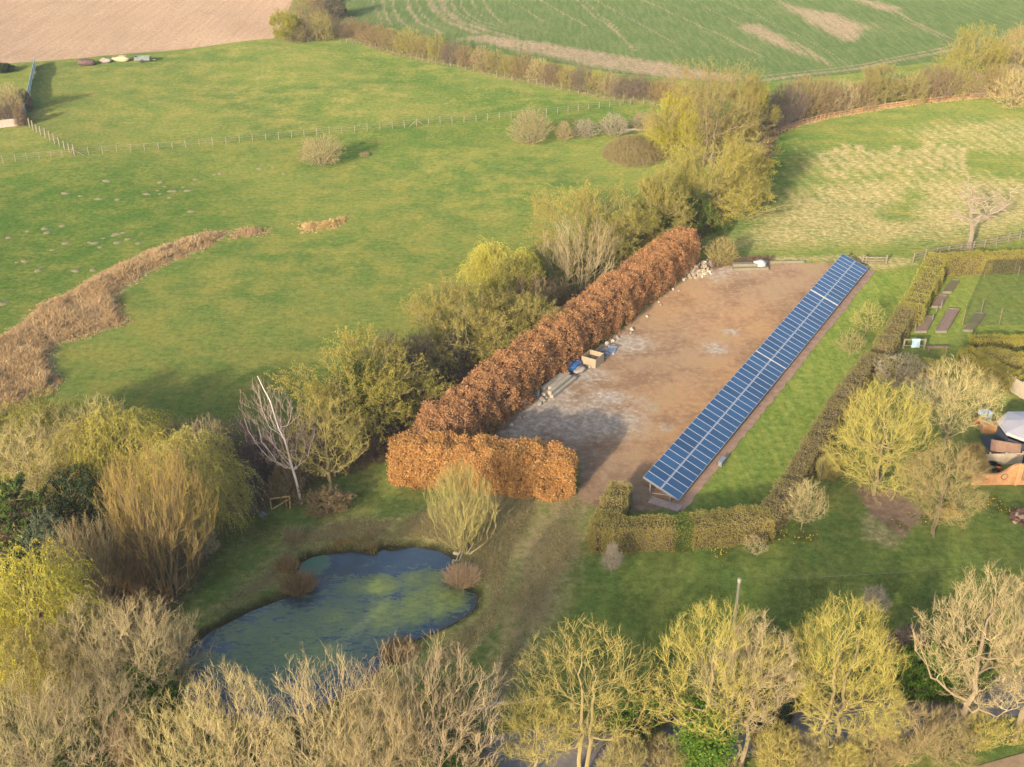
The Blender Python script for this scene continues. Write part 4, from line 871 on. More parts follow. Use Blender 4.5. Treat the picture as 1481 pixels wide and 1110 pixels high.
    for a, b in segs:
        d = b-a; L = np.linalg.norm(d[:2]); nseg = max(2, int(L/.8)); prev = None
        Nn = np.array([-d[1], d[0], 0])/L; wv = width*(.33 if not lump else .26); top = height*(.84 if not lump else .72)
        V = []
        for kx in range(nseg+1):
            pc = a+d*(kx/nseg*(1+.5*width/L)-.25*width/L)-o; wj = wv*rng.uniform(.85, 1.1); tj = top*rng.uniform(.94, 1.03)
            V += [pc-Nn*wj, pc-Nn*wj*.9+[0, 0, tj], pc+Nn*wj*.9+[0, 0, tj], pc+Nn*wj]
        q = []
        for kx in range(nseg):
            b0 = kx*4
            q += [(b0, b0+4, b0+5, b0+1), (b0+1, b0+5, b0+6, b0+2), (b0+2, b0+6, b0+7, b0+3)]
        q += [(0, 1, 2, 3), (nseg*4+3, nseg*4+2, nseg*4+1, nseg*4)]
        hb.add(V, q, 0, rng.random(len(V)))
    hb.build('twig_core', PM[stem], t)
    return t
LP = lambda *a: path_pts(a)
hedge('beech_hedge', 'long copper-leaved beech hedge along the dirt yard', LP((628, 672), (700, 612), (800, 530), (880, 468), (985, 386)), 3.9, 4.7, 165000, 'beech_leaf', 'beech_stem', .16, .12, 3.0, .13, 11)
hedge('beech_hedge', 'short copper-leaved beech hedge closing the front of the yard', LP((596, 692), (800, 711)), 3.4, 3.9, 100000, 'beech_leaf', 'beech_stem', .16, .12, 3.4, .015, 12)
hedge('clipped_hedge', 'clipped ochre hedge bending around the near end of the solar array', LP((894, 738), (872, 792), (985, 788), (1098, 776)), 1.9, 2.3, 42000, 'hedge_leaf', size=.12, seed=13, patches=[(10.4, 11.8, 'ivy_leaf')])
hedge('clipped_hedge', 'long clipped brown hedge between the mown strip and the garden', LP((1112, 768), (1160, 690), (1206, 610), (1254, 543)), 1.6, 2.2, 42000, 'hedge_brown', size=.12, seed=14)
hedge('clipped_hedge', 'short clipped hedge block in the middle of the garden boundary', LP((1275, 522), (1308, 470)), 1.9, 2.2, 14000, 'hedge_brown', size=.12, seed=15)
hedge('clipped_hedge', 'clipped brown hedge above the raised vegetable beds', LP((1316, 466), (1352, 397)), 2.4, 2.4, 20000, 'hedge_brown', size=.13, seed=16)
hedge('clipped_hedge', 'clipped yellow-green hedge at the back of the vegetable garden', LP((1364, 398), (1420, 394), (1560, 388)), 1.8, 2.4, 24000, 'hedge_yellow', size=.13, seed=17)
hedge('clipped_hedge', 'dark cross hedge between the lawn hedge and the fruit trees', LP((1280, 545), (1318, 548), (1352, 548)), 1.6, 1.8, 12000, 'hedge_brown', size=.12, seed=18)
hedge('clipped_hedge', 'low yellow hedge in front of the fruit cage', LP((1412, 502), (1470, 503), (1560, 502)), 1.4, 1.2, 15000, 'hedge_yellow', size=.12, seed=19)
hedge('clipped_hedge', 'tall yellow hedge below the fruit cage', LP((1420, 532), (1480, 540), (1560, 548)), 1.6, 1.9, 18000, 'hedge_yellow', size=.12, seed=20)
hedge('clipped_hedge', 'diagonal yellow hedge running up to the wooden boarded fence', LP((1398, 530), (1424, 545), (1456, 562)), 1.6, 1.8, 14000, 'hedge_yellow', size=.12, seed=21)

# ------------------------------------------------------------------ reeds, rough grass, brambles (uncountable)
def inside(Q, n, rng):
    lo, hi = Q.min(0), Q.max(0); out = []
    while sum(len(a) for a in out) < n:
        p = rng.uniform(lo, hi, (n*2, 2)); out.append(p[sdist(p, Q) > 0])
    return np.concatenate(out)[:n]
def blades(name, label, Q, n, per, h, spread, mname, seed, wdt=.03, clump=0, keep=None):
    rng = np.random.default_rng(seed); c = inside(Q, n, rng); ch = np.ones(n); ct = None
    if clump: m_ = n//clump; n = m_*clump; ch = np.repeat(rng.uniform(.45, 1.25, m_), clump); ct = np.repeat(rng.random(m_), clump); c = np.repeat(c[:m_], clump, 0)+rng.normal(size=(n, 2))*.28
    if keep is not None: c = c[keep(c, rng)]; n = len(c)
    rim = np.clip(sdist(c, Q)/1.4, .3, 1); keepr = rng.random(n) < .35+.65*rim; c = c[keepr]; rim = rim[keepr]; ch = ch[keepr] if clump else 1; ct = ct[keepr] if clump else None; n = len(c); hh = ch*rim*h*(.55+.6*np.clip(.5+.5*np.sin(c[:, 0]*.9+1)*np.sin(c[:, 1]*.7), 0, 1))*rng.uniform(.7, 1.2, n)
    P = np.repeat(c, per, 0)+rng.normal(size=(n*per, 2))*.10; H = np.repeat(hh, per)*rng.uniform(.6, 1.1, n*per)
    d = rng.normal(size=(n*per, 2))*spread; z = tz(P[:, 0], P[:, 1])
    b = np.stack([P[:, 0], P[:, 1], z-.05], 1); tip = b+np.stack([d[:, 0]*H, d[:, 1]*H, H], 1)
    a = rng.uniform(0, np.pi, n*per); sv = np.stack([np.cos(a), np.sin(a), 0*a], 1)*wdt
    mid = b*.45+tip*.55+np.array([0, 0, 1])*(H*.10)[:, None]
    v = np.stack([b-sv, b+sv, mid+sv*.8, mid-sv*.8, mid-sv*.8, mid+sv*.8, tip+sv*.15, tip-sv*.15], 1).reshape(-1, 3)
    q = np.arange(len(v)).reshape(-1, 4); t = np.repeat(np.repeat(rng.random(n) if ct is None else ct, per)*.6+.4*rng.random(n*per), 8)
    mb = MB(); mb.add(v, q, 0, t); o = mb.build(name, PM[mname]); return tag(o, label, kind='stuff')
blades('rushes', 'rust coloured dead rushes along the wet ditch', REEDS, 13000, 13, .80, .5, 'reed_straw', 31, .026, 9)
R2 = poly([(336, 334), (350, 330), (392, 330), (398, 338), (360, 345), (336, 345)]); R3 = poly([(428, 322), (470, 322), (500, 314), (508, 320), (480, 334), (436, 338)])
blades('rushes', 'short run of straw rushes at the ditch end', R2, 350, 10, .7, .45, 'reed_straw', 32, .03, 7); blades('rushes', 'detached clump of straw rushes beyond the ditch', R3, 600, 10, .8, .45, 'reed_straw', 33, .03, 7)
notpond = lambda c, rng: sdist(c, POND) < -.35
blades('rough_grass', 'pale rough grass around the pond tip and track', BANK1, 15000, 7, .38, .75, 'grass_straw', 34, .022, keep=notpond)
blades('rough_grass', 'faded rough grass on the upper pond bank', BANK2, 5000, 6, .26, .8, 'grass_straw', 35, .02, keep=notpond)
TR2 = poly([(800, 712), (852, 705), (850, 800), (800, 900), (740, 1010), (690, 1040), (700, 960), (720, 880), (750, 790)])
blades('rough_grass', 'rough tufted grass along the worn track', TR2, 5000, 6, .22, .8, 'grass_straw', 36, .02)
LOWER = poly([(730, 1110), (760, 1010), (830, 900), (880, 850), (1100, 830), (1481, 800), (1560, 1000), (1200, 1040)])
blades('grass', 'uncut garden grass above the lane', LOWER, 16000, 5, .15, .8, 'grass_green', 37, .02)
blades('grass', 'green grass on the slope above the pond', BNK3, 9000, 5, .14, .8, 'grass_green', 38, .02)
STR = poly([(1120, 196), (1200, 170), (1330, 152), (1420, 144), (1560, 148), (1560, 142), (1420, 138), (1330, 145), (1200, 163), (1118, 188)])
blades('dry_grass', 'rust coloured dry grass under the hedgerow fence', STR, 3500, 8, .8, .5, 'reed_straw', 39, .035)
def line_poly(px, w):
    P = [np.array(at(*p)[:2]) for p in px]; L = []; R_ = []
    for i, p in enumerate(P):
        d = P[min(i+1, len(P)-1)]-P[max(i-1, 0)]; d /= np.linalg.norm(d); n = np.array([-d[1], d[0]])*w; L.append(p+n); R_.append(p-n)
    return np.array(L+R_[::-1])
blades('dry_grass', 'straw grass along the foot of the far hedgerow', line_poly([(500, 56), (560, 75), (700, 106), (800, 127), (900, 146), (960, 152)], .8), 2600, 8, .7, .5, 'grass_straw', 40, .035)
blades('sedge', 'brown sedge tufts lining the pond edge', np.concatenate([poly([(470, 800), (480, 776), (545, 778), (548, 796), (512, 792)])]), 260, 16, .62, .55, 'sedge_brown', 41, .02)
for (px, py, n, hh, mname, lab, sd0) in [(432, 848, 70, .95, 'sedge_brown', 'rusty sedge tussock overhanging the pond edge', 42), (416, 822, 50, .8, 'sedge_brown', 'small brown sedge tussock above the pond inlet', 43), (425, 780, 34, .95, 'grass_straw', 'pale straw grass tussock on the upper pond bank', 44), (668, 838, 110, .9, 'reed_straw', 'orange sedge tussock at the pond tip below the willow bush', 45), (578, 945, 90, .8, 'sedge_brown', 'brown sedge tussock on the near pond edge', 46), (527, 226, 40, .6, 'grass_straw', 'low heap of dead sticks beside the round meadow bush', 47)]:
    rng = np.random.default_rng(sd0); c = at(px, py); r = 1.0 if n > 60 else .6
    P = np.tile(np.array(c), (n*12, 1)); a = rng.uniform(0, 6.28, n*12); rad_ = np.sqrt(rng.random(n*12))*r; P[:, 0] = np.cos(a)*rad_; P[:, 1] = np.sin(a)*rad_; P[:, 2] = -.1
    D = np.stack([P[:, 0]*.7+rng.normal(size=n*12)*.25, P[:, 1]*.7+rng.normal(size=n*12)*.25, np.ones(n*12)], 1)
    pts, rd = grow(rng, P, D/np.linalg.norm(D, axis=1, keepdims=True), hh*rng.uniform(.6, 1.2, n*12), np.full(n*12, .016), np.full(n*12, .006), 3, .12, -.08)
    mb = MB(); mb.tubes(pts, rd, 3, 0, rng.random(n*12)); o = mb.build('grass_tussock', PM[mname], loc=c); tag(o, lab, 'tussock')
def brambles(label, Q, n, h, mname, seed, leafm=None, name='undergrowth', keep=None):
    rng = np.random.default_rng(seed); c = inside(Q, n, rng)
    if keep is not None: c = c[keep(c, rng)]; n = len(c)
    P = np.stack([c[:, 0], c[:, 1], tz(c[:, 0], c[:, 1])-.05], 1); D = rng.normal(size=(n, 3))*.55; D[:, 2] = 1; D /= np.linalg.norm(D, axis=1, keepdims=True)
    L = h*rng.uniform(.6, 1.5, n); pts, rad = grow(rng, P, D, L, np.full(n, .018), np.full(n, .010), 4, .22, -.06)
    p2, d2, l2, r2 = spawn(rng, pts, rad, L, 4, .25, 1, .9, .45, .8); q2, ra2 = grow(rng, p2, d2, l2, np.full(len(p2), .011), np.full(len(p2), .008), 2, .2, -.02)
    mb = MB(); mb.tubes(pts, rad, 3, 0, rng.random(n)); mb.tubes(q2, ra2, 3, 0, rng.random(len(q2)))
    cc = q2[:, 1:].reshape(-1, 3); cc = cc+rng.normal(size=cc.shape)*.12; mb.leaves(rng, cc, .15 if leafm == 'ivy_leaf' else .12, 1, rng.random(len(cc)), .6, .4)
    o = mb.build(name, [PM[mname], PM[leafm or mname]]); return tag(o, label, kind='stuff')
brambles('purple-brown brambles between the tree line and the copper hedge', poly([(440, 712), (560, 668), (600, 650), (680, 590), (760, 525), (870, 440), (960, 372), (940, 360), (840, 430), (760, 470), (640, 500), (560, 520), (480, 560), (440, 620), (400, 650), (230, 640), (220, 700), (330, 745), (400, 735)]), 9000, 1.15, 'bramble', 51)
brambles('dark scrub under the willows and coppices', poly([(-40, 740), (220, 720), (330, 760), (310, 800), (270, 860), (235, 905), (150, 950), (-40, 980)]), 6500, 1.2, 'bramble', 52, 'bud_brown')
brambles('ivy-green undergrowth beneath the roadside trees', poly([(-40, 960), (190, 940), (240, 1010), (260, 1060), (400, 1060), (540, 1020), (660, 990), (690, 1060), (690, 1180), (-40, 1200)]), 9000, 1.1, 'twig_olive', 53, 'ivy_leaf', keep=notpond)
brambles('tangled undergrowth between lane and garden grass', poly([(800, 1075), (1000, 1045), (1180, 1020), (1380, 990), (1560, 960), (1560, 940), (1380, 960), (1180, 1000), (1000, 1020), (880, 1040)]), 1600, .7, 'twig_brown', 54, 'ivy_leaf')
brambles('brown brambles along the pasture side of the tree line', poly([(985, 372), (1040, 325), (1085, 290), (1108, 240), (1120, 200), (1105, 200), (1090, 250), (1060, 290), (1000, 330), (950, 372)]), 2600, .9, 'bramble', 56)
brambles('low brown weeds and rubble growth at the far yard corner', poly([(1000, 392), (1030, 376), (1120, 372), (1120, 378), (1050, 386), (1010, 398)]), 500, .4, 'bramble', 57)
_d = POND-POND.mean(0); blades('pond_reeds', 'low straw reeds fringing the pond margin', POND+_d/np.linalg.norm(_d, axis=1, keepdims=True)*.7, 30000, 7, .36, .6, 'grass_straw', 48, .018, keep=lambda c, rng: (np.abs(sdist(c, POND)+.25) < .32) & (rng.random(len(c)) < .55+.45*np.sin(c[:, 0]*1.1)*np.sin(c[:, 1]*1.7)))
# daffodils
def daffodils():
    rng = np.random.default_rng(61); mb = MB()
    for (px, py, r, n) in [(1040, 800, 1.2, 60), (1122, 775, .8, 40), (1158, 778, 1, 50), (1442, 738, .8, 40), (1463, 740, .7, 40), (1436, 725, .5, 20), (1340, 752, 1.0, 40), (1300, 760, .6, 16)]:
        c = at(px, py); p = np.array([c.x, c.y])+rng.normal(size=(n, 2))*r*.6; z = tz(p[:, 0], p[:, 1]); cc = np.stack([p[:, 0], p[:, 1], z+.28], 1)
        cc = cc[::2]; mb.leaves(rng, cc, .11, 0, rng.random(len(cc)), .9, .5)
        g = np.repeat(p, 5, 0)+rng.normal(size=(n*5, 2))*.08; b = np.stack([g[:, 0], g[:, 1], tz(g[:, 0], g[:, 1])-.02], 1); D = rng.normal(size=(n*5, 3))*.25; D[:, 2] = 1
        pts, rd = grow(rng, b, D, np.full(n*5, .28), np.full(n*5, .012), np.full(n*5, .005), 2, .1, 0); mb.tubes(pts, rd, 3, 1, rng.random(n*5))
    tag(mb.build('daffodils', [PM['forsythia'], PM['grass_green']]), 'scattered yellow daffodils in the garden grass', kind='stuff')
daffodils()
# mound with sedge beside the tree line
def mound():
    rng = np.random.default_rng(62); c = at(918, 236); n = 2600; rx, ry, hz = 6.0, 7.0, 2.3
    a = rng.uniform(0, 6.28, n); r = np.sqrt(rng.random(n)); x, y = np.cos(a)*r*rx*.75, np.sin(a)*r*ry*.8; z = hz*(1-r**2.4)
    P = np.stack([x, y+3.5, z-.15], 1); D = np.stack([x*.05, y*.05, np.ones(n)], 1)+rng.normal(size=(n, 3))*.4
    pts, rd = grow(rng, P, D/np.linalg.norm(D, axis=1, keepdims=True), rng.uniform(.4, .9, n), np.full(n, .02), np.full(n, .01), 3, .2, -.05)
    p2, d2, l2, r2 = spawn(rng, pts, rd, np.full(n, .7), 3, .3, 1, .8, .5, .8); q2, ra2 = grow(rng, p2, d2, l2, np.full(len(p2), .012), np.full(len(p2), .008), 2, .2, 0)
    mb = MB(); mb.tubes(pts, rd, 3, 0, rng.random(n)); mb.tubes(q2, ra2, 3, 0, rng.random(len(q2))); cc = q2[:, 2]; mb.leaves(rng, cc, .16, 1, rng.random(len(cc)), .6, .3)
    g = np.linspace(0, 1, 8); aa = np.arange(20)/20*6.2832; V = [(np.cos(t)*k*rx*.72, np.sin(t)*k*ry*.76+3.5, hz*(1-k**2.4)*.9-.25) for k in g for t in aa]
    q = [(i*20+j, i*20+(j+1) % 20, (i+1)*20+(j+1) % 20, (i+1)*20+j) for i in range(7) for j in range(20)]; mb.add(V, q, 1, .3)
    t = thing('bramble_mound', 'low rounded brown-green bramble mound beside the tallest tree', 'bush', c); mb.build('crown', [PM['twig_olive'], PM['hedge_brown']], t)
mound()

# ------------------------------------------------------------------ solar array: three tables in one line
WHITE = simple_mat('aluminium_frame', (.38, .39, .41), (.31, .32, .34), .45, .2, 8)
STEEL = simple_mat('galvanised_steel', (.30, .30, .30), (.21, .21, .22), .5, .6, 12)
def cell_mat():
    m, nt, out = mat('photovoltaic_cells'); k = NT(nt); tc = k.n('TexCoord').outputs['Object']
    r = k.n('ObjectInfo').outputs['Random']
    col = k.mix(r, (.010, .038, .088), (.020, .066, .142))
    vor = k.n('TexVoronoi', dict(feature='F1'), Scale=26.0); k.put(vor, 'Vector', tc)
    col = k.mix(k.rng(vor.outputs[1], 0, 1, 0, .25), col, (.03, .085, .17))
    sx = k.n('SeparateXYZ'); k.put(sx, 0, tc)
    def line(ax, step, wd):
        f = k.math('ABSOLUTE', k.math('SUBTRACT', k.math('FRACT', k.math('DIVIDE', sx.outputs[ax], step)), .5)); return k.math('GREATER_THAN', f, .5-wd)
    gl = k.math('MAXIMUM', line(0, .157, .035), line(1, .157, .035)); col = k.mix(k.math('MULTIPLY', gl, .25), col, (.20, .28, .38))
    p = k.n('BsdfPrincipled', None, Roughness=.30, IOR=1.45); k.put(p, 'Base Color', col); p.inputs['Specular IOR Level'].default_value = .3
    nt.links.new(p.outputs[0], out.inputs[0]); return m
CELL = cell_mat()
AZ, TILT, PW, PL = math.radians(30.62), math.radians(20), 1.01, 1.66
def solar():
    ad = Vector((math.sin(AZ), math.cos(AZ), 0)); rd = Vector((math.cos(AZ), -math.sin(AZ), 0))
    # table frame of reference: x across the slope (downhill), y along the row
    mb = MB(); hw, hl, th = .487, PL/2-.008, .02
    mb.box((-hl, -hw, -th), (hl, -hw+.022, th), 0); mb.box((-hl, hw-.022, -th), (hl, hw, th), 0)
    mb.box((-hl, -hw+.022, -th), (-hl+.022, hw-.022, th), 0); mb.box((hl-.022, -hw+.022, -th), (hl, hw-.022, th), 0)
    mb.box((-hl+.022, -hw+.022, -.012), (hl-.022, hw-.022, .012), 1)
    pm_ = mb.mesh('solar_panel', [WHITE, CELL])
    W = 2*PL+.10; low = .5; P0 = Vector((10.64, 77.73, 0)); t = 0.0
    labs = ['longest solar table at the near end, seventeen steps from the clipped hedge corner', 'middle solar table between the two cross gaps of the array', 'shortest solar table at the far end beside the timber gate']
    labs[0] = 'longest solar table, its near end facing the clipped ochre hedge'
    for si, n in enumerate((26, 17, 12)):
        L = n*PW; o = P0+ad*t; z0 = tz1(o.x, o.y)
        root = thing('solar_array', labs[si], 'solar panels', (o.x, o.y, z0), -AZ, 'solar tables standing in one row')
        # local frame: +x downhill (rd), +y along the row; upper edge at x=0
        ca, sa = math.cos(TILT), math.sin(TILT); zt = low+W*sa
        def on(x, up=0.0): return Vector((x*ca+up*sa, 0, zt-x*sa+up*ca))
        for r_ in range(2):
            cx = PL/2 if r_ == 0 else PL*1.5+.10
            for i in range(n):
                c = on(cx); o_ = bpy.data.objects.new('solar_panel', pm_); COL.objects.link(o_); o_.parent = root
                o_.location = (c.x, (i+.5)*PW, c.z); o_.rotation_euler = (0, TILT, 0)
        R = np.array([[ca, 0, sa], [0, 1, 0], [-sa, 0, ca]])
        for x, wd, upz in ((PL+.05, .07, -.02), (.04, .05, -.075), (W-.05, .05, -.075), (PL*.5, .05, -.075), (PL*1.5+.1, .05, -.075)):
            rb = MB(); rb.box((x-wd/2, -.02, upz-.045), (x+wd/2, L+.02, upz), 0, R, (0, 0, zt)); rb.build('rail', WHITE if wd > .06 else STEEL, root)
        nb = max(3, round(L/3.2))
        for b in range(nb+1):
            y = .12+(L-.24)*b/nb; bm_ = MB()
            bm_.box((.05, y-.04, -.21), (W-.05, y+.04, -.125), 0, R, (0, 0, zt))
            for x in (.75, W-.75):
                c = on(x, -.2); bm_.box((c.x-.05, y-.035, -.3), (c.x+.05, y+.035, c.z), 0)
            c0, c1 = on(.8, -.2), on(W-.85, -.2)
            bm_.tubes(np.array([[(c0.x+.06, y+.05, .25), (c1.x-.06, y+.05, c1.z-.05)]]), np.full((1, 2), .025), 4)
            bm_.build('support_frame', STEEL, root)
        for yy in ((-.012,) if si else ()):
            pass
        if si < 2:   # pale capping over the joint between two tables
            jb = MB(); jb.box((.0, L+.005, -.03), (W, L+.115, .035), 0, R, (0, 0, zt)); jb.build('joint_cap', simple_mat('cream_capping', (.46, .40, .34), (.40, .34, .28), .7, 0, 6), root)
        t += L+.12
    # concrete block and kerb stones at the near end
    e = P0+rd*W*math.cos(TILT)
    STONE = simple_mat('paving_stone', (.33, .24, .19), (.22, .16, .125), .95, 0, 4, .4)
    mb = MB(); mb.box((-1.35, -.55, -.1), (1.25, .35, .10), 0, rotz(-AZ)); sl = mb.build('paving_slab', STONE, None, (P0+rd*2.3-ad*.35)); sl.location.z = tz1(sl.location.x, sl.location.y); tag(sl, 'pinkish paving slab beneath the near end of the solar tables', 'paving')
    strip = [(P0+rd*3.5+ad*s) for s in np.linspace(-.6, 56.5, 90)]
    V = []; rng = np.random.default_rng(3)
    for p in strip:
        a = rng.uniform(-.12, .12)
        for dx in (-.95+a, -.5, -.1, .45+a): q = p+rd*dx; V.append((q.x, q.y, tz1(q.x, q.y)+(.05 if abs(dx) < .6 else .025)))
    i = np.arange(89)[:, None]*4+np.arange(3)[None, :]; i = i.ravel(); mb = MB(); mb.add(V, np.stack([i, i+1, i+5, i+4], 1))
    tag(mb.build('gravel_strip', simple_mat('orange_gravel', (.33, .19, .115), (.20, .125, .08), .95, 0, 1.2, .4), smooth=True), 'orange-brown gravel strip under the low edge of the solar tables', kind='structure')
    bx = MB(); bx.box((-.16, -.5, 0), (.16, .5, .42), 0); bx.box((-.18, -.52, .42), (.18, .52, .47), 0)
    b = bx.build('cable_box', [STEEL, WHITE], None); q = P0+rd*3.95+ad*7.6; b.location = (q.x, q.y, tz1(q.x, q.y)); b.rotation_euler = (0, 0, -AZ); tag(b, 'grey cable box lying beside the low edge of the solar tables', 'box')
solar()

# ------------------------------------------------------------------ fences
WOOD_P = simple_mat('pale_post_wood', (.20, .17, .11), (.15, .125, .08), .9, 0, 6, .2, (1, 1, .2)); WOOD_B = simple_mat('brown_wood', (.24, .15, .085), (.15, .095, .055), .9, 0, 5, .2, (1, 1, .2))
WOOD_O = simple_mat('orange_wood', (.50, .27, .11), (.38, .19, .08), .85, 0, 5, .2, (4, 4, .3)); WOOD_C = simple_mat('cream_wood', (.40, .33, .23), (.30, .24, .16), .85, 0, 4, .2, (4, 4, .3)); WIRE = simple_mat('fence_wire', (.30, .30, .29), None, .5, .5)
def resample(px, n):
    P = np.array([tuple(at(a, b)) for a, b in px]); L = np.concatenate([[0], np.cumsum(np.linalg.norm(np.diff(P, axis=0), axis=1))]); s = np.linspace(0, L[-1], n)
    q = np.stack([np.interp(s, L, P[:, k]) for k in range(3)], 1); q[:, 2] = tz(q[:, 0], q[:, 1]); return q
def fence(label, px, n, h=1.25, r=.065, wires=(.45, .8, 1.1), mt=None, rails=None, wr=.008, braces=(), name='post_fence', jit=.12, gone=()):
    mt = mt or WOOD_P; P = resample(px, n); t = thing(name, label, 'fence', P[0]); rng = random.Random(n)
    mb = MB(); mb.tubes(np.array([[(0, 0, -.3), (0, 0, h*.5), (0, 0, h), (0, 0, h+.001)]]), np.array([[r, r, r*.95, .001]]), 6); me = mb.mesh('post', [mt], False)
    for i, p in enumerate(P):
        if i in gone: continue
        o = bpy.data.objects.new('post', me); COL.objects.link(o); o.parent = t; o.location = Vector(p)-Vector(P[0])
        o.rotation_euler = (rng.uniform(-.05, .05), rng.uniform(-.05, .05), rng.uniform(0, 3)); o.scale = (1, 1, 1+rng.uniform(-jit, jit))
    wb = MB()
    for z in (rails or wires):
        if rails:
            for a, b in zip(P[:-1], P[1:]):
                d = b-a; L = np.linalg.norm(d[:2]); ang = math.atan2(d[1], d[0]); wb.box((0, -.025, -.06), (L, .025, .06), 0, rotz(ang), a-P[0]+np.array([0, 0, z]))
        else: wb.tubes((P-P[0]+np.array([0, 0, z]))[None], np.full((1, n), wr), 3)
    wb.build('rail' if rails else 'wire', mt if rails else WIRE, t)
    for bi in braces:
        for s_ in (-1, 1):
            j = min(max(bi+s_, 0), n-1)
            if j == bi: continue
            d = P[j]-P[bi]; d = d/np.linalg.norm(d)*1.3; q = P[bi]-P[0]; sb = MB(); sb.tubes(np.array([[q+[0, 0, h*.85], q+d+[0, 0, 0]]]), np.full((1, 2), r*.8), 5); sb.build('brace', mt, t)
    return t
fence('long post and wire fence crossing the meadow below the upper paddock', [(108, 226), (170, 221), (240, 216), (320, 209), (400, 202), (470, 195), (530, 190), (566, 187), (640, 179), (720, 173), (800, 166), (860, 158), (912, 152)], 46, 1.15, .07, braces=(0, 26), wr=.01)
fence('faint post and wire fence running off the picture edge from the braced corner post', [(108, 226), (72, 229), (28, 234), (-30, 240)], 9, 1.1, .06, wr=.008)
fence('stout pale post fence climbing to the garden corner', [(108, 224), (93, 216), (76, 206), (58, 195), (42, 184), (36, 177)], 13, 1.5, .12, (.5, 1.0), braces=(0,))
fence('post and wire fence along the foot of the far hedgerow', [(398, 60), (430, 63), (480, 59), (520, 66), (560, 77), (620, 92), (700, 108), (800, 129), (900, 148), (960, 155)], 52, 1.15, .07, jit=.3)
fence('rust brown post and rail fence along the hedgerow above the pasture', [(1120, 198), (1160, 181), (1200, 171), (1260, 161), (1330, 151), (1400, 143), (1440, 141)], 44, 1.0, .06, rails=(.45, .85), mt=simple_mat('rust_wood', (.46, .27, .13), (.34, .18, .09), .9))
fence('weathered post and rail fence passing the bleached dead tree', [(1320, 380), (1352, 372), (1400, 364), (1440, 356), (1490, 346), (1560, 333)], 15, 1.3, .08, rails=(.4, .75, 1.1))
t = thing('timber_gate', 'low pale timber gate beyond the far end of the solar tables', 'gate', at(1248, 382))
def gate(t, w, h):
    mb = MB()
    for z in (.15, .5, .85): mb.box((0, -.03, z-.06), (w, .03, z+.06))
    mb.box((w*.08, -.055, .1), (w*.08+.12, -.032, h)); mb.build('bars', WOOD_P, t)
    for x in (-.12, w+.12):
        p = MB(); p.box((x-.09, -.09, -.2), (x+.09, .09, h+.15)); p.build('post', WOOD_P, t)
gate(t, 2.6, 1.0)
# metal sheet fence of the far garden
def sheet_fence():
    P = resample([(35, 177), (40, 150), (45, 125), (52, 96)], 10); m = simple_mat('pale_sheet_metal', (.50, .56, .53), (.36, .45, .44), .5, .2, .6); t = thing('sheet_fence', 'pale blue-grey sheet fence beside the far garden shrubs', 'fence', P[0])
    for a, b in zip(P[:-1], P[1:]):
        d = b-a; L = np.linalg.norm(d[:2]); mb = MB(); R = rotz(math.atan2(d[1], d[0]))
        for k in range(8): mb.box((k*L/8, -.03 if k % 2 else .0, 0), ((k+1)*L/8, .0 if k % 2 else .03, 1.5), 0, R, a-P[0])
        mb.build('panel', m, t)
        p = MB(); p.box((-.06, -.1, -.2), (.06, -.035, 1.6), 0, R, a-P[0]); p.build('post', WOOD_P, t)
sheet_fence()
def board_fence(label, px, h, m, n, name='board_fence', top=None, gap=.012, bw=.14):
    P = resample(px, n); t = thing(name, label, 'fence', P[0]); rng = random.Random(3)
    for a, b in zip(P[:-1], P[1:]):
        d = b-a; L = np.linalg.norm(d[:2]); R = rotz(math.atan2(d[1], d[0])); mb = MB(); nb = max(3, int(L/bw))
        for k in range(nb): mb.box((k*L/nb+gap/2, -.012, .05), ((k+1)*L/nb-gap/2, .012+.006*(k % 2), h+rng.uniform(-.02, .02)), 0, R, a-P[0])
        for z in (.3, h*.8): mb.box((0, .02, z-.05), (L, .06, z+.05), 0, R, a-P[0])
        mb.build('panel', m, t)
    for a in P:
        p = MB(); p.box((-.06, .0, -.2), (.06, .14, h+.1), 0, R, a-P[0]); p.build('post', m, t)
    return t
board_fence('pale orange boarded fence beyond the diagonal yellow hedge', [(1452, 560), (1466, 570), (1482, 580), (1530, 606)], 1.6, WOOD_C, 7)
board_fence('weathered pale plank fence beside the coloured tubs', [(1405, 674), (1476, 672)], 1.15, WOOD_C, 4)
board_fence('grey-pink low boarded fence in front of the far garden shrubs', [(-50, 190), (34, 182)], 1.3, simple_mat('grey_pink_wood', (.40, .31, .26), (.30, .23, .2), .9), 4)

# ------------------------------------------------------------------ things kept along the copper hedge
def rbox(name, label, cat, px, py, size, rz, m, group=None, zo=0.0, bev=.02, parts=None):
    lx, ly, lz = size; c = at(px, py); bm_ = MB(); b = bev
    x, y = lx/2, ly/2
    # chamfered box
    V = []
    for z, i in ((0, b), (b, 0), (lz-b, 0), (lz, b)):
        V += [(-x+i, -y+i, z), (x-i, -y+i, z), (x-i, y-i, z), (-x+i, y-i, z)]
    q = [(3, 2, 1, 0), (12, 13, 14, 15)]
    for k in range(3):
        for j in range(4): q.append((k*4+j, k*4+(j+1) % 4, k*4+4+(j+1) % 4, k*4+4+j))
    bm_.add(V, q); o = bm_.build(name, m); o.location = (c.x, c.y, c.z+zo); o.rotation_euler = (0, 0, rz)
    return tag(o, label, cat, group)
HAZ = math.atan2(*(lambda a, b: ((b-a).y, (b-a).x))(at(700, 632), at(1000, 396)))   # direction of the hedge foot
PALEW = simple_mat('pale_beam', (.36, .31, .23), (.26, .21, .15), .9, 0, 3, .3, (.3, 2, 2))
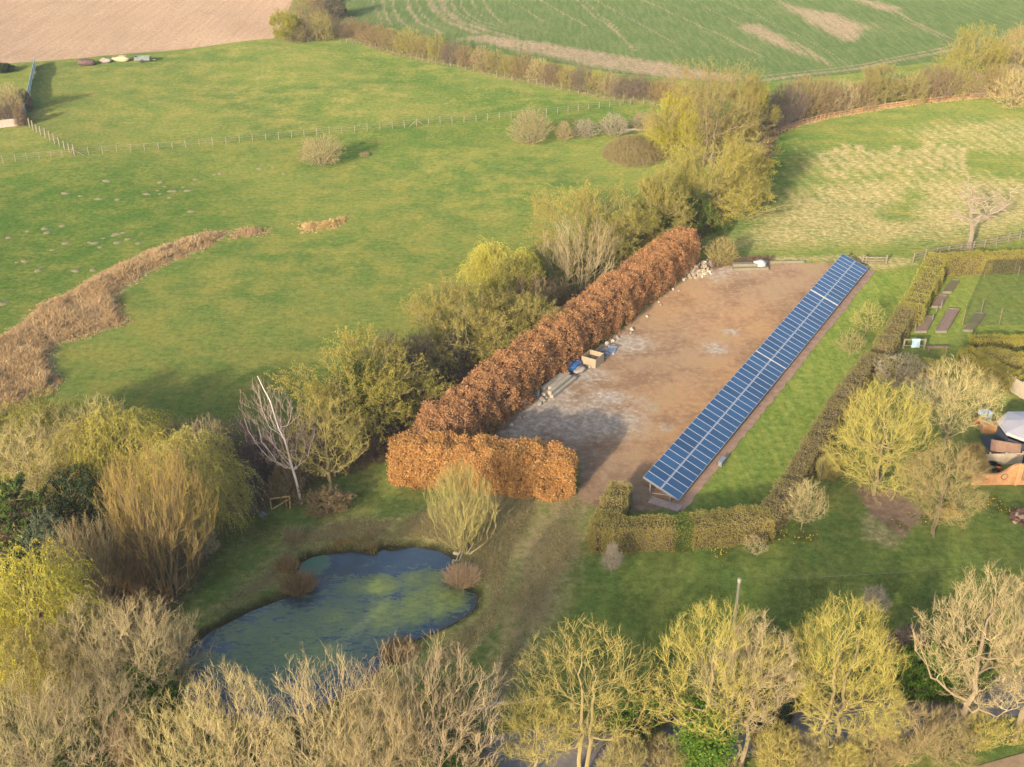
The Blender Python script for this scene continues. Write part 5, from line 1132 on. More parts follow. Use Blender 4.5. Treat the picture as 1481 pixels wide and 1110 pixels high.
for i, (u, v, z, L) in enumerate([(0, -.66, 0, 4.4), (.2, -.22, 0, 4.0), (-.1, .22, 0, 4.4), (.15, .66, 0, 3.8), (-.3, -.44, .36, 3.9), (.3, 0, .36, 3.6), (-.2, .44, .36, 3.4)]):
    o = rbox('timber_beam', 'pale sawn beam lying in the stack under the copper hedge', 'beam', 806, 560, (L, .40, .35), HAZ+.015*(i % 3), PALEW, 'pale beams stacked under the copper hedge', z)
    o.location.x += math.cos(HAZ)*u-math.sin(HAZ)*v; o.location.y += math.sin(HAZ)*u+math.cos(HAZ)*v
def sack(name, label, cat, px, py, size, rz, m, seed, flat_=.5):
    rng = np.random.default_rng(seed); c = at(px, py); n1, n2 = 9, 16; V = []
    for i in range(n1+1):
        a = math.pi*i/n1
        for j in range(n2):
            b = 2*math.pi*j/n2; r = 1+.16*math.sin(b*3+seed)+.1*rng.normal(); s = math.sin(a)**.6
            V.append((s*math.cos(b)*r*size[0]/2, s*math.sin(b)*r*size[1]/2, max(0, size[2]*(.5+.5*math.cos(a))*(1+.12*rng.normal()))))
    q = [(i*n2+j, (i+1)*n2+j, (i+1)*n2+(j+1) % n2, i*n2+(j+1) % n2) for i in range(n1) for j in range(n2)]
    mb = MB(); mb.add(V, q); o = mb.build(name, m, None, c, True); o.rotation_euler = (0, 0, rz); return tag(o, label, cat)
sack('tarpaulin', 'crumpled bright blue tarpaulin between the beams and the open crate', 'tarpaulin', 829, 534, (2.4, 1.3, .8), HAZ, simple_mat('blue_plastic', (.03, .13, .33), (.02, .08, .2), .4, 0, 2), 2)
sack('sandbag', 'pale sack resting against the blue tarpaulin', 'sack', 838, 538, (1.7, .9, .5), HAZ, simple_mat('pale_sacking', (.34, .28, .22), (.27, .22, .17), .9, 0, 4), 5)
WOOD_C2 = simple_mat('crate_wood', (.33, .245, .155), (.25, .18, .11), .85, 0, 4, .2, (4, 4, .3))
t = thing('wooden_crate', 'open-topped square wooden crate under the copper hedge', 'crate', at(857, 526), HAZ)
for nm, lo, hi in (('side_panel', (-.85, -.8, 0), (.85, -.75, 1.0)), ('side_panel', (-.85, .75, 0), (.85, .8, 1.0)), ('end_panel', (-.85, -.749, 0), (-.80, .749, 1.0)), ('end_panel', (.80, -.749, 0), (.85, .749, 1.0)), ('base_board', (-.799, -.749, .02), (.799, .749, .08))):
    mb = MB(); mb.box(lo, hi); mb.build(nm, WOOD_C2, t)
t = thing('steel_frame', 'grey tubular steel frame lying beyond the open crate', 'frame', at(876, 512), HAZ)
mb = MB()
for y in (-.5, 0, .5): mb.tubes(np.array([[(-1, y, .15), (1, y, .45)]]), np.full((1, 2), .035), 5)
mb.build('long_bars', STEEL, t); mb = MB()
for x, z in ((-1, .15), (0, .3), (1, .45)): mb.tubes(np.array([[(x, -.5, z), (x, .5, z)]]), np.full((1, 2), .035), 5)
for y in (-.5, .5): mb.tubes(np.array([[(1, y, 0), (1, y, .45)]]), np.full((1, 2), .035), 5)
mb.build('cross_bars', STEEL, t)
rbox('plastic_board', 'pale blue flat board beside the grey steel frame', 'board', 884, 507, (1.7, .9, .1), HAZ+.3, simple_mat('pale_blue', (.38, .44, .52), None, .6), bev=.01)
sack('rubble_bag', 'torn white bag of rubble on the bare earth below the beams', 'bag', 759, 583, (1.3, .8, .4), HAZ, simple_mat('white_bag', (.42, .40, .37), (.3, .28, .25), .8, 0, 5), 8)
rbox('upright_block', 'dark square post standing beside the white rubble bag', 'post', 773, 578, (.28, .28, 1.0), HAZ, simple_mat('dark_post', (.07, .065, .06), None, .8))
rbox('upright_block', 'grey block standing at the near end of the beam stack', 'block', 777, 574, (.34, .3, .7), HAZ, simple_mat('grey_block', (.36, .35, .33), None, .9))
t = thing('gas_bottle', 'dark red gas bottle with a white top at the copper hedge foot', 'gas bottle', at(731, 607))
mb = MB(); mb.tubes(np.array([[(0, 0, z) for z in (0, .02, .1, .9, 1.05, 1.1)]]), np.array([[.12, .2, .22, .22, .14, .08]]), 14); mb.build('cylinder_body', simple_mat('dark_red', (.20, .018, .025), None, .45), t, smooth=True)
mb = MB(); mb.tubes(np.array([[(0, 0, z) for z in (1.101, 1.12, 1.32, 1.36)]]), np.array([[.1, .14, .14, .02]]), 12); mb.build('valve_cap', simple_mat('white_cap', (.7, .68, .66), None, .5), t, smooth=True)
t = thing('metal_hurdle', 'grey metal hurdle leaning at the foot of the copper hedge', 'hurdle', at(706, 624), HAZ)
mb = MB()
for z in (.12, .4, .68, .96): mb.tubes(np.array([[(-.2, 0, z), (2.6, .15, z)]]), np.full((1, 2), .025), 5)
for x in (-.2, 1.2, 2.6): mb.tubes(np.array([[(x, .03, 0), (x, .03+.05*(x > 0), 1.05)]]), np.full((1, 2), .03), 5)
mb.build('bars', STEEL, t); mb = MB(); mb.box((-.15, .10, .1), (2.5, .115, .95)); mb.build('mesh_infill', simple_mat('grey_mesh', (.25, .26, .27), None, .6, .3), t)
# rubble heap and timber at the far end of the yard
def rubble(label, px, py, n, rx, ry, hz, m, seed, smin=.15, smax=.45, name='rubble_heap'):
    rng = np.random.default_rng(seed); c = at(px, py); mb = MB()
    for i in range(n):
        a = rng.uniform(0, 6.28); r = math.sqrt(rng.random()); x, y = math.cos(a)*r*rx, math.sin(a)*r*ry; z = hz*(1-r)*rng.uniform(.3, 1)
        s = rng.uniform(smin, smax); R = rotz(rng.uniform(0, 6.28))@rotx(rng.uniform(-.6, .6)); j = rng.uniform(.7, 1, 3)*s/2
        mb.box(-j, j*rng.uniform(.7, 1, 3), 0, R, (x, y, max(s*.2, z)), rng.random())
    o = mb.build(name, m, None, c); o.rotation_euler = (0, 0, HAZ); return tag(o, label, 'heap')
RUB = plant_mat('rubble_stone', (.28, .22, .17), (.19, .14, .10), (.38, .33, .27))
rubble('heap of pale rubble at the far end of the copper hedge', 1012, 391, 150, 3.2, 1.6, .9, RUB, 71)
def stones():
    rng = np.random.default_rng(73); ms = []
    for k in range(4):
        mb = MB(); V = []
        for i in range(5):
            for j in range(7): a = math.pi*i/4; b = 6.2832*j/7; r = rng.uniform(.8, 1.15); V.append((math.sin(a)*math.cos(b)*r*.5, math.sin(a)*math.sin(b)*r*.4, .28*math.cos(a)*r+.2))
        mb.add(V, [(i*7+j, (i+1)*7+j, (i+1)*7+(j+1) % 7, i*7+(j+1) % 7) for i in range(4) for j in range(7)], 0, rng.random()); ms.append(mb.mesh('stone', [RUB]))
    for k in range(46):
        t = rng.random(); px, py = (704+t*292, 634-t*238) if k > 14 else (rng.uniform(975, 1040), 0)
        if k <= 14: py = 408-(px-975)*.35+rng.uniform(-3, 3)
        else: px += rng.uniform(2, 16); py += rng.uniform(2, 8)
        o = bpy.data.objects.new('stone', ms[k % 4]); COL.objects.link(o); o.location = at(px, py); sc = rng.uniform(.25, .62); o.scale = (sc, sc, sc); o.rotation_euler = (0, 0, rng.uniform(0, 6))
        tag(o, 'loose pale stone on the bare earth along the foot of the copper hedge', 'stone', 'loose stones along the copper hedge')
stones()
for i, (px, py, L, lab) in enumerate([(1085, 390, 4.2, 'lowest long yellowish plank pack on the far yard edge'), (1081, 388, 3.6, 'upper long yellowish plank pack on the far yard edge')]):
    rbox('plank_pack', lab, 'timber', px, py, (L, .7, .32), .05, WOOD_P, 'plank packs at the far yard edge', .325*i)
sack('plastic_sheet', 'white plastic sheet bunched on the plank packs', 'sheet', 1099, 388, (1.6, .9, .95), .1, simple_mat('white_sheet', (.42, .40, .39), None, .6), 12)
rbox('timber_trough', 'low brown plank edging at the far end of the mown strip', 'plank', 1130, 381, (5.5, .16, .3), .03, WOOD_P)

# ------------------------------------------------------------------ vegetable garden
SOIL = simple_mat('bed_soil', (.24, .15, .10), (.17, .105, .07), .95, 0, 4, .5); SOILG = simple_mat('weedy_soil', (.12, .12, .035), (.15, .10, .05), .95, 0, 3, .5)
for i, (q, m, lab) in enumerate([([(1322, 482), (1340, 482), (1352, 460), (1336, 460)], SOIL, 'bare brown raised bed nearest the clipped hedge'), ([(1352, 482), (1369, 482), (1388, 450), (1371, 449)], SOIL, 'longest bare brown raised bed'),
      ([(1346, 446), (1362, 446), (1371, 430), (1357, 429)], SOIL, 'small bare brown raised bed beyond the row of stakes'), ([(1392, 480), (1407, 481), (1426, 456), (1410, 455)], SOILG, 'weedy green raised bed beside the longest bare bed'),
      ([(1362, 425), (1376, 425), (1388, 408), (1376, 407)], SOILG, 'overgrown raised bed furthest from the stakes')]):
    P = [np.array(at(a, b)) for a, b in q]; c = sum(P)/4; t = thing('raised_bed', lab, 'raised bed', c); h = .28
    for j in range(4):
        a, b = P[j]-c, P[(j+1) % 4]-c; d = b-a; L = np.linalg.norm(d[:2]); mb = MB(); mb.box((.03, 0, -.1), (L-.03, .05, h), 0, rotz(math.atan2(d[1], d[0])), a); mb.build('edge_board', WOOD_B if j % 2 else WOOD_P, t)
    mb = MB(); g = np.linspace(.02, .98, 9); rng = np.random.default_rng(i)
    V = [((P[0]*(1-u)+P[1]*u)*(1-v)+(P[3]*(1-u)+P[2]*u)*v-c+np.array([0, 0, h-.07+rng.uniform(-.04, .05)])) for v in g for u in g]
    ii = (np.arange(8)[:, None]*9+np.arange(8)).ravel(); mb.add(V, np.stack([ii, ii+1, ii+10, ii+9], 1)); mb.build('soil', m, t, smooth=True)
for i, (px, py) in enumerate([(1323, 479), (1331, 466), (1339, 455), (1348, 466), (1354, 453), (1361, 445)]):
    mb = MB(); mb.tubes(np.array([[(0, 0, -.2), (0, 0, .9), (0, 0, .901)]]), np.array([[.06, .05, .001]]), 6); o = mb.build('garden_stake', WOOD_P, None, at(px, py)); tag(o, 'short pale stake standing between the bare raised beds', 'stake', 'stakes among the raised beds')
for px, py, h, lab in [(1418, 456, 1.8, 'tall pale post inside the fruit cage'), (1423, 402, .8, 'short pale post at the back hedge inside the fruit cage'), (1472, 400, 1.3, 'leaning brown post at the back of the fruit cage'), (1185, 697, 1.7, 'thin grey post in the gap of the lawn hedge'), (1338, 635, 1.6, 'grey post behind the golden pollarded tree')]:
    mb = MB(); mb.tubes(np.array([[(0, 0, -.2), (0, 0, h), (0, 0, h+.001)]]), np.array([[.07, .06, .001]]), 6); tag(mb.build('garden_post', WOOD_P, None, at(px, py)), lab, 'post')
# fruit cage of dark netting
def fruit_cage():
    m, nt, out = mat('dark_netting'); k = NT(nt); d = k.n('BsdfDiffuse'); k.put(d, 'Color', (.045, .06, .04)); tr = k.n('BsdfTransparent'); mx = k.n('MixShader', None, Fac=.20); k.put(mx, 1, tr); k.put(mx, 2, d); nt.links.new(mx.outputs[0], out.inputs[0])
    q = [(1392, 470), (1424, 398), (1552, 396), (1552, 472)]; P = [np.array(at(a, b)) for a, b in q]; c = P[0].copy(); h = 1.9; P = [p-c for p in P]
    t = thing('fruit_cage', 'dark netted fruit cage at the end of the vegetable garden', 'fruit cage', c)
    up = np.array([0, 0, h])
    for nm, a, b, e, f in [('roof_net', P[0]+up, P[3]+up, P[2]+up, P[1]+up), ('side_net', P[0], P[1], P[1]+up, P[0]+up), ('side_net', P[1], P[2], P[2]+up, P[1]+up), ('side_net', P[3], P[0], P[0]+up, P[3]+up)]:
        mb = MB(); n = 8; V = []; u_ = np.linspace(0, 1, n+1)
        for y in u_:
            for x in u_:
                p = (a*(1-x)+b*x)*(1-y)+(f*(1-x)+e*x)*y
                if nm == 'roof_net': p = p-np.array([0, 0, .15*math.sin(x*math.pi*4)**2*math.sin(y*math.pi*2)**2])
                V.append(p)
        ii = (np.arange(n)[:, None]*(n+1)+np.arange(n)).ravel(); mb.add(V, np.stack([ii, ii+1, ii+n+2, ii+n+1], 1)); mb.build(nm, m, t)
    for x in (0, .33, .66):
        for a, b in ((P[0], P[3]), (P[1], P[2])):
            p = a*(1-x)+b*x; mb = MB(); mb.tubes(np.array([[p, p+up*1.02]]), np.full((1, 2), .035), 5); mb.build('pole', WOOD_B, t)
fruit_cage()
# polytunnel at the picture edge
def tunnel():
    t = thing('polytunnel', 'white plastic polytunnel cut by the picture edge beside the fruit cage', 'polytunnel', at(1553, 472), .0); m = simple_mat('tunnel_plastic', (.36, .42, .47), (.3, .35, .4), .35); R = 1.75
    mb = MB(); a = np.linspace(0, math.pi, 15); V = [(math.cos(t_)*R, y, math.sin(t_)*R*1.25) for y in np.linspace(0, 9, 10) for t_ in a]
    ii = (np.arange(9)[:, None]*15+np.arange(14)).ravel(); mb.add(V, np.stack([ii, ii+1, ii+16, ii+15], 1)); mb.build('cover', m, t, smooth=True)
    for y in np.linspace(0, 9, 6):
        mb = MB(); mb.tubes(np.array([[(math.cos(t_)*(R+.02), y, math.sin(t_)*(R+.02)*1.25) for t_ in a]]), np.full((1, 15), .03), 5); mb.build('hoop', STEEL, t)
tunnel()
t = thing('drying_frame', 'low weathered timber frame above the cross hedge', 'frame', at(1306, 505))
for i, (x, w_) in enumerate(((0, .08), (2.1, .1))):
    mb = MB(); mb.box((x-w_, -w_, -.2), (x+w_, w_, 1.15)); mb.build('post', WOOD_P, t)
mb = MB(); mb.box((.101, -.05, 1.0), (1.999, .05, 1.12)); mb.box((.101, -.05, .35), (1.999, .05, .45)); mb.build('rail', WOOD_P, t)
def cloth():
    c = at(1306, 505); mb = MB(); V = []; n = 10
    for i in range(n+1):
        for j in range(7): x = .75+.85*j/6; f = .05*math.sin(j*1.7+i*.4)*min(1, i/3); V.append((x, -.075-f-.02*i/n, 1.14-.95*i/n))
    ii = (np.arange(n)[:, None]*7+np.arange(6)).ravel(); mb.add(V, np.stack([ii, ii+1, ii+8, ii+7], 1))
    V2 = [(.75+.85*j/6, y, 1.14) for y in (-.075, .075) for j in range(7)]; ii = np.arange(6); mb.add(V2, np.stack([ii, ii+1, ii+8, ii+7], 1))
    tag(mb.build('cloth', simple_mat('pale_blue_cloth', (.42, .56, .64), None, .9), None, c, True), 'pale blue cloth hung over the low timber frame', 'cloth')
cloth()
t = thing('garden_bench', 'long low dark bench beside the cloth-hung timber frame', 'bench', at(1340, 508), .05)
mb = MB(); mb.box((0, -.2, .4), (2.2, .2, .46)); mb.build('seat', WOOD_B, t)
for x in (.2, 2.0): mb = MB(); mb.box((x-.05, -.18, -.05), (x+.05, .18, .4)); mb.build('leg', WOOD_B, t)
# terrace under the pale canopy, painted dark
SHADE_DARK = simple_mat('shade_dark', (.030, .036, .050), (.02, .024, .034), .7, 0, 3)
P = poly([(1412, 650), (1440, 620), (1600, 620), (1600, 690), (1408, 682)])
rbox('shading', 'painted dark terrace under the pale canopy', 'shading', 1500, 652, (8.6, 4.4, .12), -.05, SHADE_DARK)  # dark slab stands in for the shade below the canopy
t = thing('canopy', 'pale grey octagonal canopy over the dark terrace', 'canopy', at(1484, 648)); n = 8; R0 = 2.75
a8 = (np.arange(n)+.5)*2*math.pi/n; mb = MB(); V = []
for r, z in ((.02, 2.75), (1.2, 2.52), (R0, 2.20), (R0+.02, 1.95)):
    V += [(math.cos(a)*r, math.sin(a)*r, z) for a in a8]
q = [(k*n+j, (k+1)*n+j, (k+1)*n+(j+1) % n, k*n+(j+1) % n) for k in range(3) for j in range(n)]; mb.add(V, q); mb.build('roof', simple_mat('canopy_cloth', (.36, .33, .33), (.31, .28, .28), .9, 0, .7), t)
for a in a8: mb = MB(); mb.tubes(np.array([[(math.cos(a)*(R0-.15), math.sin(a)*(R0-.15), .0), (math.cos(a)*(R0-.15), math.sin(a)*(R0-.15), 2.15)]]), np.full((1, 2), .045), 6); mb.build('post', SHADE_DARK, t)
for j in range(n):
    if j in (5,): continue
    a, b = a8[j], a8[(j+1) % n]; r = R0-.2; mb = MB(); A_, B_ = np.array([math.cos(a)*r, math.sin(a)*r, .1]), np.array([math.cos(b)*r, math.sin(b)*r, .1]); d = B_-A_
    mb.box((.06, -.02, 0), (np.linalg.norm(d)-.06, .02, 1.5), 0, rotz(math.atan2(d[1], d[0])), A_); mb.build('screen', simple_mat('navy_screen', (.035, .045, .07), None, .8), t)
t = thing('garden_shed', 'small wooden shed with brown pitched roof before the pale canopy', 'shed', at(1450, 662), -.35)
mb = MB(); mb.box((-1.0, -.7, 0), (1.0, .7, 1.0)); mb.build('wall', WOOD_B, t)
for s_ in (-1, 1):
    mb = MB(); al = math.atan2(.55, .85)*s_; mb.box((-1.2, 0, 0), (1.2, 1.05, .06), 0, rotx(-al) if s_ > 0 else np.diag([1, -1, 1])@rotx(-abs(al)), (0, 0, 1.52)); mb.build('roof_slope', simple_mat('brown_roofing', (.25, .14, .085), (.17, .10, .06), .9, 0, 5, .3), t)
for x in (-.98, .98):
    mb = MB(); mb.add([(x, -.7, 1.0), (x, .7, 1.0), (x, .05, 1.5), (x, -.05, 1.5)], [(0, 1, 2, 3)]); mb.add([(x*.95, -.7, 1.0), (x*.95, .7, 1.0), (x*.95, .05, 1.5), (x*.95, -.05, 1.5)], [(3, 2, 1, 0)]); mb.build('gable', WOOD_B, t)
mb = MB(); mb.box((.25, -.73, .05), (.75, -.702, .9)); mb.build('door', WOOD_O, t)
def tub(label, px, py, r, h, col, name='garden_tub', cat='tub'):
    m = simple_mat(name, col, None, .5); c = at(px, py); t = thing(name, label, cat, c)
    mb = MB(); mb.tubes(np.array([[(0, 0, z) for z in (0, .02, h*.9, h, h, h*.75)]]), np.array([[r*.6, r*.8, r, r*1.06, r*.93, r*.9]]), 18); mb.build('bowl', m, t, smooth=True)
    mb = MB(); V = [(math.cos(a)*r*.9, math.sin(a)*r*.9, h*.76) for a in np.arange(18)/18*6.2832]+[(0, 0, h*.80)]*1; mb.add(V, [(j, (j+1) % 18, 18, 18) for j in range(18)]); mb.build('contents', m, t)
tub('violet blue tub by the weathered plank fence', 1413, 678, .42, .5, (.12, .12, .46)); tub('violet tub in front of the other violet blue tub', 1421, 683, .40, .4, (.15, .14, .50)); tub('round dark green tub below the plank fence', 1434, 679, .45, .55, (.06, .14, .09)); tub('orange red pot at the end of the tubs', 1443, 682, .22, .6, (.42, .08, .03), 'garden_pot', 'pot')
tub('bright red tub beside the pale blue lidded box', 1415, 612, .5, .6, (.50, .05, .03))
rbox('lidded_box', 'pale blue lidded box above the bright red tub', 'box', 1423, 608, (.95, .75, .95), .3, simple_mat('pale_blue_plastic', (.25, .42, .62), (.4, .5, .6), .4))
rbox('log_crate', 'orange-brown wooden crate beside the pale canopy', 'crate', 1430, 624, (1.5, .9, .85), -.1, WOOD_O)
for px, py, lab in ((1426, 612, 'dark green pole behind the pale blue box'), (1441, 612, 'dark green pole with a feeder top near the canopy')):
    mb = MB(); mb.tubes(np.array([[(0, 0, -.2), (0, 0, 2.0), (0, 0, 2.05)]]), np.array([[.03, .03, .12 if 'feeder' in lab else .03]]), 8); tag(mb.build('garden_pole', simple_mat('dark_green', (.03, .06, .035), None, .5), None, at(px, py)), lab, 'pole')
# orange wall with a curved top
def curved_wall():
    t = thing('garden_wall', 'orange-brown wall with sweeping curved top and small round window', 'wall', at(1405, 702)); L, th = 7.4, .22; n = 48
    xs = np.linspace(0, L, n); top = 1.05+.95*sst(2.0, 3.5, xs)
    mb = MB(); V = []
    for x, z in zip(xs, top): V += [(x, 0, -.2), (x, 0, z), (x, th, z), (x, th, -.2)]
    q = []
    for i in range(n-1):
        b = i*4; q += [(b, b+4, b+5, b+1), (b+1, b+5, b+6, b+2), (b+2, b+6, b+7, b+3)]
    q += [(0, 1, 2, 3), ((n-1)*4+3, (n-1)*4+2, (n-1)*4+1, (n-1)*4)]; mb.add(V, q)
    mb.build('wall_body', simple_mat('orange_wall', (.47, .24, .10), (.33, .16, .07), .9, 0, 2.5, .25), t)
    a = np.linspace(0, 2*math.pi, 17); mb = MB(); mb.tubes(np.array([[(2.55+math.cos(u)*.26, -.03, .85+math.sin(u)*.26) for u in a]]), np.full((1, 17), .045), 6); mb.build('window_frame', WOOD_B, t)
    mb = MB(); V = [(2.55+math.cos(u)*.25, -.012, .85+math.sin(u)*.25) for u in a[:-1]]+[(2.55, -.012, .85)]; mb.add(V, [(j, (j+1) % 16, 16, 16) for j in range(16)]); mb.build('window_glass', simple_mat('dark_glass', (.05, .07, .08), None, .1), t)
    for x in (3.6,): mb = MB(); mb.box((x-.09, -.09, -.2), (x+.09, -.003, 2.15)); mb.build('post', WOOD_O, t)
    mb = MB()
    for k in range(9):
        mb.box((4.0, -.06, .5+k*.15), (5.4, -.03, .56+k*.15)); mb.box((4.0+k*.165, -.03, .5), (4.06+k*.165, -.005, 1.76))
    mb.build('trellis', WOOD_B, t)
curved_wall()
rubble('brown compost heap with a pale top on the garden grass', 1478, 752, 60, .9, .9, 1.3, plant_mat('compost', (.17, .095, .06), (.12, .07, .05), (.42, .32, .2)), 75, .2, .5, 'compost_heap')

# ------------------------------------------------------------------ far left garden, heaps by the ploughed field
plant('shrub', 14, 168, 118, 34, 'pinkish brown shrub in the far garden by the sheet fence', 'shrub', 'shrub', mats=('bark_tan', 'twig_pink', 'bud_pink'))
plant('shrub', 33, 160, 128, 24, 'dark purple shrub touching the sheet fence', 'shrub', 'shrub', mats=('bark_brown', 'twig_purple', 'bud_purple'))
plant('bush', 19, 152, 136, 16, 'bright yellow flowering bush in the far garden', 'flowering_bush', 'bush', mats=('bark_brown', 'twig_olive', 'forsythia'), q=.8)
plant('shrub', 6, 180, 150, 24, 'dark shrub above the grey-pink boarded fence', 'shrub', 'shrub', mats=('bark_brown', 'twig_purple', 'bud_purple'))
plant('shrub', 28, 182, 154, 20, 'brown shrub at the corner of the grey-pink boarded fence', 'shrub', 'shrub')
plant('everg', 4, 104, 92, 26, 'dark green bush on the ploughed field edge above the far garden', 'evergreen_bush', 'bush', q=.7)
plant('shrub', -14, 170, 120, 40, 'tan shrub at the picture edge in the far garden', 'shrub', 'shrub', mats=('bark_tan', 'twig_tan', 'bud_brown'))
sack('brushwood_heap', 'dark brown heap of brushwood on the ploughed field edge', 'heap', 125, 95, (3.6, 1.8, 1.2), .1, simple_mat('brushwood', (.13, .075, .06), (.07, .045, .04), .95, 0, 3, .6), 21)
sack('manure_heap', 'small grey heap between brushwood and pale sand', 'heap', 153, 91, (2.4, 1.5, .8), .1, simple_mat('grey_heap', (.32, .27, .2), (.22, .19, .14), .95, 0, 3, .6), 22)
sack('sand_heap', 'pale cream sand heap on the ploughed field edge', 'heap', 177, 89, (3.2, 1.7, 1.0), .1, simple_mat('cream_sand', (.42, .34, .21), (.34, .27, .17), .95, 0, 3, .3), 23)
t = thing('feed_trailer', 'grey metal field trailer beside the pale sand heap', 'trailer', at(207, 90), .05)
mb = MB(); mb.box((-1.5, -.8, .45), (1.5, .8, .52)); mb.box((-1.5, -.8, .52), (1.5, -.74, 1.1)); mb.box((-1.5, .74, .52), (1.5, .8, 1.1)); mb.box((-1.5, -.739, .52), (-1.44, .739, 1.1)); mb.box((1.44, -.739, .52), (1.5, .739, 1.1)); mb.build('body', simple_mat('trailer_grey', (.15, .17, .17), (.11, .125, .12), .6, .1), t)
for y in (-.86, .86):
    a = np.linspace(0, 2*math.pi, 17); mb = MB(); mb.tubes(np.array([[(math.cos(u)*.3, y, .36+math.sin(u)*.3) for u in a]]), np.full((1, 17), .07), 6); mb.build('wheel', simple_mat('tyre', (.02, .02, .02), None, .8), t)
mb = MB(); mb.tubes(np.array([[(1.5, 0, .48), (2.6, 0, .42)]]), np.full((1, 2), .05), 6); mb.build('drawbar', STEEL, t)

# ------------------------------------------------------------------ meadow details
def molehills():
    rng = np.random.default_rng(81); mb = MB(); n1, n2 = 5, 10; V = []
    for i in range(n1+1):
        for j in range(n2): r = i/n1; a = 2*math.pi*j/n2; V.append((math.cos(a)*r*(1+.15*rng.normal()*r), math.sin(a)*r*(1+.15*rng.normal()*r), .34*(1-r*r)+.04*rng.normal()-.03))
    mb.add(V, [(i*n2+j, (i+1)*n2+j, (i+1)*n2+(j+1) % n2, i*n2+(j+1) % n2) for i in range(n1) for j in range(n2)]); me = mb.mesh('molehill', [simple_mat('molehill_earth', (.20, .155, .07), (.16, .13, .055), .95, 0, 4, .3)], True)
    pts = [(232, 264), (238, 270), (228, 276), (231, 281), (247, 277), (252, 277), (265, 271), (272, 276), (245, 286), (213, 281), (277, 306), (155, 262), (282, 260), (94, 280), (116, 284), (170, 289), (143, 288), (64, 331), (68, 337), (40, 335), (12, 344), (90, 327), (95, 352), (130, 351), (137, 352), (150, 345), (165, 341), (169, 339), (178, 337), (185, 346), (170, 351), (145, 358), (76, 362), (200, 352), (24, 380), (35, 378), (55, 392), (110, 392), (134, 391), (376, 244), (395, 243), (410, 252), (310, 253), (318, 252), (2, 440)]
    for px, py in pts:
        o = bpy.data.objects.new('molehill', me); COL.objects.link(o); o.location = at(px, py); s = rng.uniform(.25, .58); o.scale = (s*1.15, s, s*.7); o.rotation_euler = (0, 0, rng.uniform(0, 6))
        tag(o, 'small pale molehill in the deep green meadow beside the rushes', 'molehill', 'molehills in the meadow')
molehills()
def log(name, label, px, py, L, r, rz, m, cat='log'):
    rng = np.random.default_rng(int(px)); n = 7; P = np.stack([np.linspace(-L/2, L/2, n), rng.normal(size=n)*.12, np.full(n, r*.8)+rng.normal(size=n)*.04], 1)
    mb = MB(); mb.tubes(P[None], np.linspace(r, r*.5, n)[None], 7)
    for k in (2, 4): mb.tubes(np.array([[P[k], P[k]+[.5, .5*(-1)**k, .5]]]), np.array([[r*.5, r*.2]]), 5)
    o = mb.build(name, m, None, at(px, py), True); o.rotation_euler = (0, 0, rz); tag(o, label, cat)
DEAD = simple_mat('pale_dead_wood', (.38, .32, .24), (.28, .23, .17), .9, 0, 4)
log('fallen_log', 'pale fallen log under the bare bushes of the old field bank', 924, 190, 4.6, .26, .15, DEAD)
log('driftwood', 'pale plank-like log on the water edge at the pond tip', 671, 802, 1.5, .16, .05, DEAD); log('driftwood', 'short pale stick at the pond tip below the plank-like log', 661, 812, .8, .1, .3, DEAD)
log('fallen_branch', 'pale fallen branch crossing the end of the grass track', 735, 1018, 4.6, .10, .22, DEAD, 'branch')
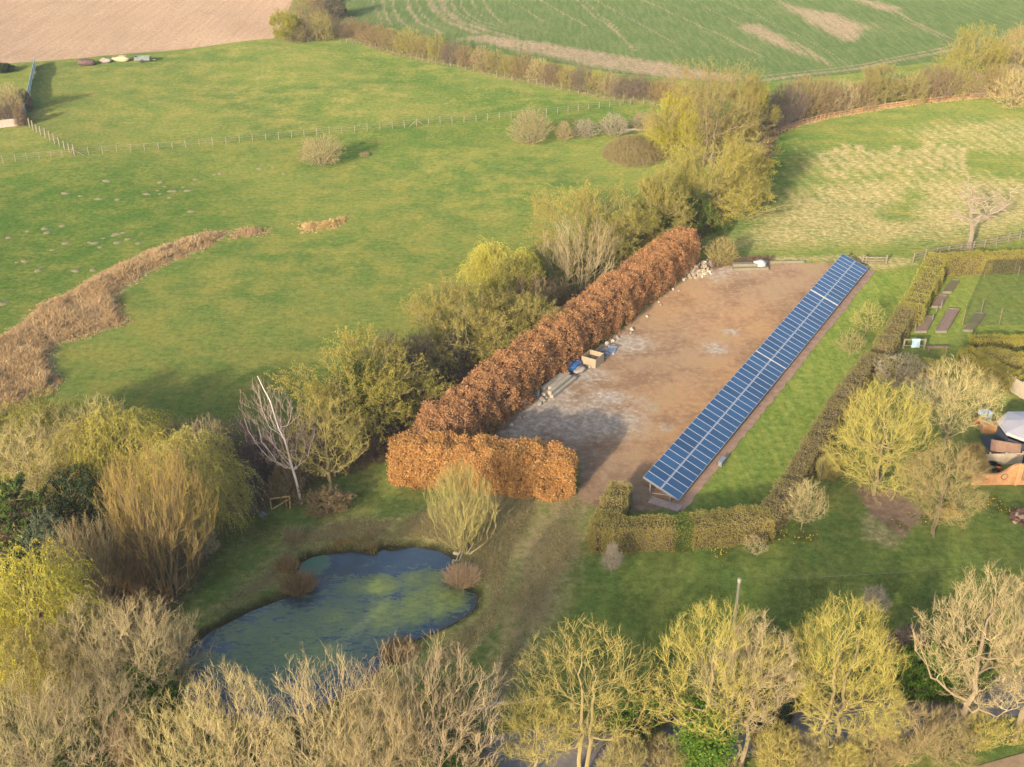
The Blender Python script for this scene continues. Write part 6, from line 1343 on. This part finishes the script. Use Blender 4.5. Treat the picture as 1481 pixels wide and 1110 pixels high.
# wooden frame under the birch and the stream
t = thing('garden_goal', 'leaning yellow timber goal frame at the foot of the white birch', 'goal frame', at(393, 738), .15)
WY = simple_mat('yellow_wood', (.48, .34, .10), (.36, .25, .09), .85)
for nm, a, b in (('post', (0, 0, -.2), (-.05, .1, 1.05)), ('post', (1.45, 0, -.2), (1.5, .1, 1.15)), ('post', (1.15, .3, -.2), (1.2, .35, 1.1)), ('rail', (-.1, .1, 1.0), (1.55, .1, 1.12)), ('brace', (.1, .02, .1), (1.4, .05, .85))):
    mb = MB(); mb.tubes(np.array([[a, b]], float), np.full((1, 2), .065), 6); mb.build(nm, WY, t)
STRM = simple_mat('stream_water', (.42, .42, .46), (.10, .11, .13), .15, 0, 2.5)
strip_mesh('stream', [(348, 730), (362, 735), (374, 741), (384, 748)], .55, STRM, .06, 'small pale stream between the thicket and the pond bank')
# pole with wires
t = thing('utility_pole', 'weathered wooden utility pole rising behind the tall ivy-clad tree', 'pole', at(1050, 1002)); hp = hgt(1050, 1002, 836)
mb = MB(); mb.tubes(np.array([[(0, 0, -.4), (0, 0, hp*.5), (0, 0, hp), (0, 0, hp+.002)]]), np.array([[.13, .11, .09, .001]]), 10); mb.build('mast', simple_mat('pole_wood', (.19, .17, .105), (.14, .125, .08), .9, 0, 4, .2, (3, 3, .2)), t, smooth=True)
mb = MB(); mb.tubes(np.array([[(0, 0, hp-.35), (0, 0, hp-.30), (0, 0, hp-.05), (0, 0, hp-.049)]]), np.array([[.105, .11, .11, .0]]), 10); mb.build('cap_sleeve', simple_mat('sleeve_pale', (.34, .32, .24), None, .8), t)
pp = np.array(at(1050, 1002))
def wire(a, b, sag, label):
    s = np.linspace(0, 1, 24); P = a[None]*(1-s)[:, None]+b[None]*s[:, None]; P[:, 2] -= 4*sag*s*(1-s); mb = MB(); mb.tubes((P-a)[None], np.full((1, 24), .004), 4); o = mb.build('overhead_wire', WIRE, None, a); tag(o, label, 'wire')
wire(pp+[0, 0, hp-.2], pp+[32, 3.5, hp+.4], .5, 'thin overhead wire running from the utility pole over the garden grass')

# ------------------------------------------------------------------ air
def haze():
    m, nt, out = mat('hazy_air'); v = nt.nodes.new('ShaderNodeVolumePrincipled'); v.inputs['Color'].default_value = (.93, .95, 1, 1); v.inputs['Density'].default_value = .00017; v.inputs['Anisotropy'].default_value = .2
    nt.links.new(v.outputs[0], out.inputs['Volume'])
    mb = MB(); mb.box((-700, -120, -8), (700, 900, 58)); tag(mb.build('haze', m), 'thin haze over the valley', kind='stuff')
haze()
